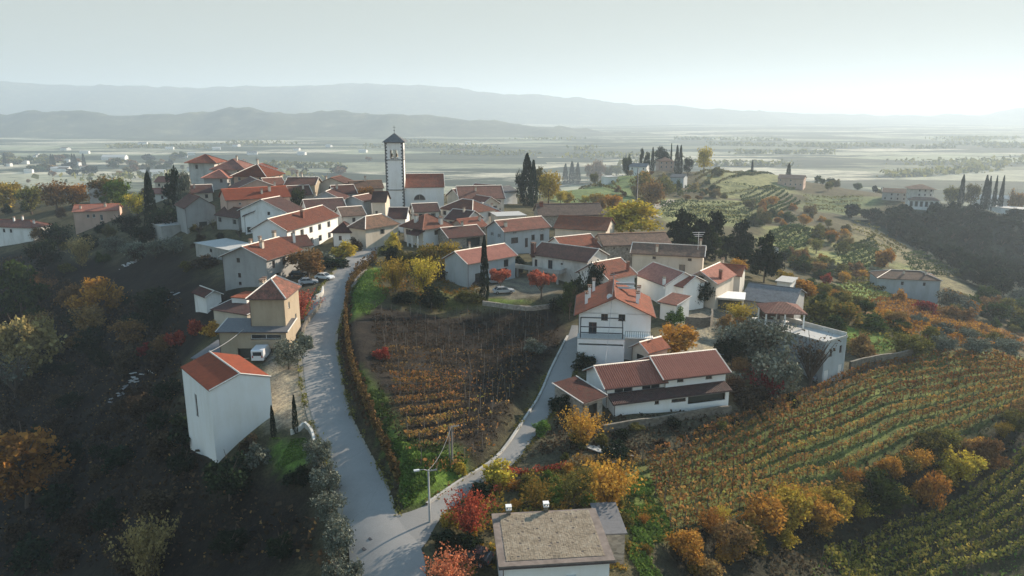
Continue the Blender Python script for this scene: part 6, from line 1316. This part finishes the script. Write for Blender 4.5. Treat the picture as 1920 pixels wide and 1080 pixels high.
# ------------------------------------------------------------------ far land
def ridge(name,prof,t,depth,seed,amp):
    xs=np.linspace(-2200,4100,700); yy=np.interp(xs,[p[0] for p in prof],[p[1] for p in prof]); V=[]; J=[-1,-.8,-.6,-.45,-.3,-.18,-.08,0,.12,.3,.6,1]
    rs=np.random.RandomState(seed)
    for j in J:
        d=t+depth*j*1.0; fz=(1-abs(j))**1.2; x=(xs-960)/1400*t*(1+.3*j*depth/t)
        zt_=CZ+t*(205-yy)/1400; base=PLAIN-5; z=base+(zt_-base)*fz+ (vnoise(x,x*0+j*depth,t*.035,seed)*amp+vnoise(x,x*0+j*depth,t*.012,seed+1)*amp*.5)*fz
        z=z+(vnoise(x,x*0+d,t*.02,seed+5)*amp*.8+vnoise(x,x*0+d,t*.006,seed+6)*amp*.35)*min(1,3*(1-abs(j))); V.append(np.c_[x,np.full(len(x),d)+vnoise(x,x*0,t*.05,seed+2)*depth*.4,z])
    V=np.array(V); n=len(xs); I=np.arange(len(J)*n).reshape(len(J),n); Q=np.stack([I[:-1,:-1],I[:-1,1:],I[1:,1:],I[1:,:-1]],2).reshape(-1,4)
    me=np_mesh(name,V.reshape(-1,3),Q,['forest'],True); tag(link(name,me),kind='structure')
m,nt,b=newmat('forest'); n=N(nt,'ShaderNodeTexNoise',Scale=.012,Detail=9.0,Roughness=.7); nt.links.new(coords(nt),n.inputs[0]); r_=ramp(nt,[(.35,(.02,.03,.02)),(.55,(.06,.07,.035)),(.7,(.16,.15,.08))]); nt.links.new(n.outputs[0],r_.inputs[0]); nt.links.new(r_.outputs[0],b.inputs['Base Color']); b.inputs['Roughness'].default_value=1
ridge('hills',[(-2200,215),(-600,205),(0,213),(150,209),(270,214),(330,212),(400,207),(440,203),(560,209),(640,207),(700,211),(760,214),(860,219),(950,226),(1040,236),(1150,248),(1300,252),(4100,252)],3500,380,11,15)
ridge('hills',[(-2200,160),(0,155),(200,162),(480,166),(600,164),(700,159),(790,162),(900,174),(1100,188),(1300,202),(1500,211),(1700,216),(1820,214),(1870,204),(1920,200),(2300,190),(4100,190)],7000,1100,31,24)
rs=random.Random(4)
def far_house(x,y,L_,D_,h_,label,wallm,roofm,group=None,name='farmhouse'):
    e=empty(name,(x,y,H(x,y)-.3),rs.uniform(-.5,.5),label,'house',group); mb=MB(); facade(mb,L_,0,h_,[],(0,0),(1,0),(0,-1)); facade(mb,D_,0,h_,[],(L_,0),(0,1),(1,0)); facade(mb,L_,0,h_,[],(L_,D_),(-1,0),(0,1)); facade(mb,D_,0,h_,[],(0,D_),(0,-1),(-1,0))
    for xx in(0,L_): mb.face([(xx,0,h_),(xx,D_,h_),(xx,D_/2,h_+D_*.2)])
    mb.build('wall',[wallm],e); link('roof',roof_mesh([[(-.4,-.4,h_),(L_+.4,-.4,h_),(L_+.4,D_/2,h_+D_*.2),(-.4,D_/2,h_+D_*.2)],[(L_+.4,D_+.4,h_),(-.4,D_+.4,h_),(-.4,D_/2,h_+D_*.2),(L_+.4,D_/2,h_+D_*.2)]],.3,(roofm,)),e)
for px,py,L_ in ((8,312,14),(35,308,18),(62,296,12),(70,318,22),(95,322,30),(108,322,22),(132,311,20),(150,318,14),(66,293,10),(338,296,16),(262,330,40),(20,300,12),(45,325,14),(120,305,16),(190,300,50),(550,282,18),(672,286,22),(610,276,20)):
    p=G(px,py); far_house(p[0],p[1],L_,L_*.5,6,'pale farm building far below on the plain left of the village','white',rs.choice(['roof_old','slab_pale']),'pale farm buildings far below on the plain')
p=G(239,247); ch=far_house(p[0],p[1],14,12,34,'tiny white church tower far out on the plain','brightwhite','roof_old',None,'far_church')
def plainwood(n):
    for i in range(n):
        px=rs.choice([rs.uniform(0,350),rs.uniform(0,700)]); py=rs.uniform(296,332); p=G(px,py)
        if H(p[0],p[1])>PLAIN+20: continue
        h_=rs.uniform(10,20); plant('far',rs.choice(['dark','green','olive','rust']),(p[0],p[1],p[2]-.5),h_*rs.uniform(1,2.2),h_,'dim round tree far below on the plain','dim round trees far below on the plain')
plainwood(60)
for px,py in ((98,314),(102,315),(137,313),(142,314),(158,313),(10,312)): p=G(px,py); plant('cypress','dark',(p[0],p[1],p[2]),8,26,'dim pointed cypress on the plain among the farm buildings','dim cypresses on the plain')
# woods and hedgerows out on the plain, one mass
def plain_woods():
    rs=np.random.RandomState(12); C=[]
    for i in range(32):
        x=rs.uniform(-1500,2200); y=rs.uniform(1100,3000); L=rs.uniform(60,420); a=rs.randn()*.25; n=int(L*1.6); t=rs.rand(n)*L; w_=rs.choice([6,12,45]); C.append(np.c_[x+t*math.cos(a)+rs.randn(n)*w_,y+t*math.sin(a)+rs.randn(n)*w_*.8,np.zeros(n)])
    C=np.concatenate(C); h=H0(C[:,0],C[:,1]); C=C[h<PLAIN+3]; C[:,2]=PLAIN+rs.rand(len(C))*11; V,Q=leafquads(C,6.5,rs); tag(link('woodland',np_mesh('woodland',V,Q,['leaf_olive'])),kind='stuff')
plain_woods()
for i in range(12):
    px=rs.uniform(350,1100) if i%2 else rs.uniform(0,500); py=rs.uniform(262,300) if i%2 else rs.uniform(265,325); p=G(px,py)
    if H(p[0],p[1])<PLAIN+3: far_house(p[0],p[1],rs.uniform(14,30),rs.uniform(9,14),6,'pale farm building scattered on the distant plain beyond the village','white',rs.choice(['roof_old','slab_pale','roof_grey']),'pale buildings scattered on the distant plain')
# ------------------------------------------------------------------ haze
mb=MB(); mb.box((-15000,-900,PLAIN-12),(15000,20000,320)); hz=mb.build('haze',[]); hz['kind']='stuff'
m=bpy.data.materials.new('haze'); m.use_nodes=True; nt=m.node_tree; nt.nodes.clear(); o=nt.nodes.new('ShaderNodeOutputMaterial'); v=nt.nodes.new('ShaderNodeVolumePrincipled'); v.inputs['Color'].default_value=(.72,.85,.97,1); v.inputs['Density'].default_value=HAZE_DENSITY; v.inputs['Anisotropy'].default_value=.22
nt.links.new(v.outputs[0],o.inputs['Volume']); hz.data.materials.append(m); m.cycles.homogeneous_volume=True if hasattr(m.cycles,'homogeneous_volume') else None
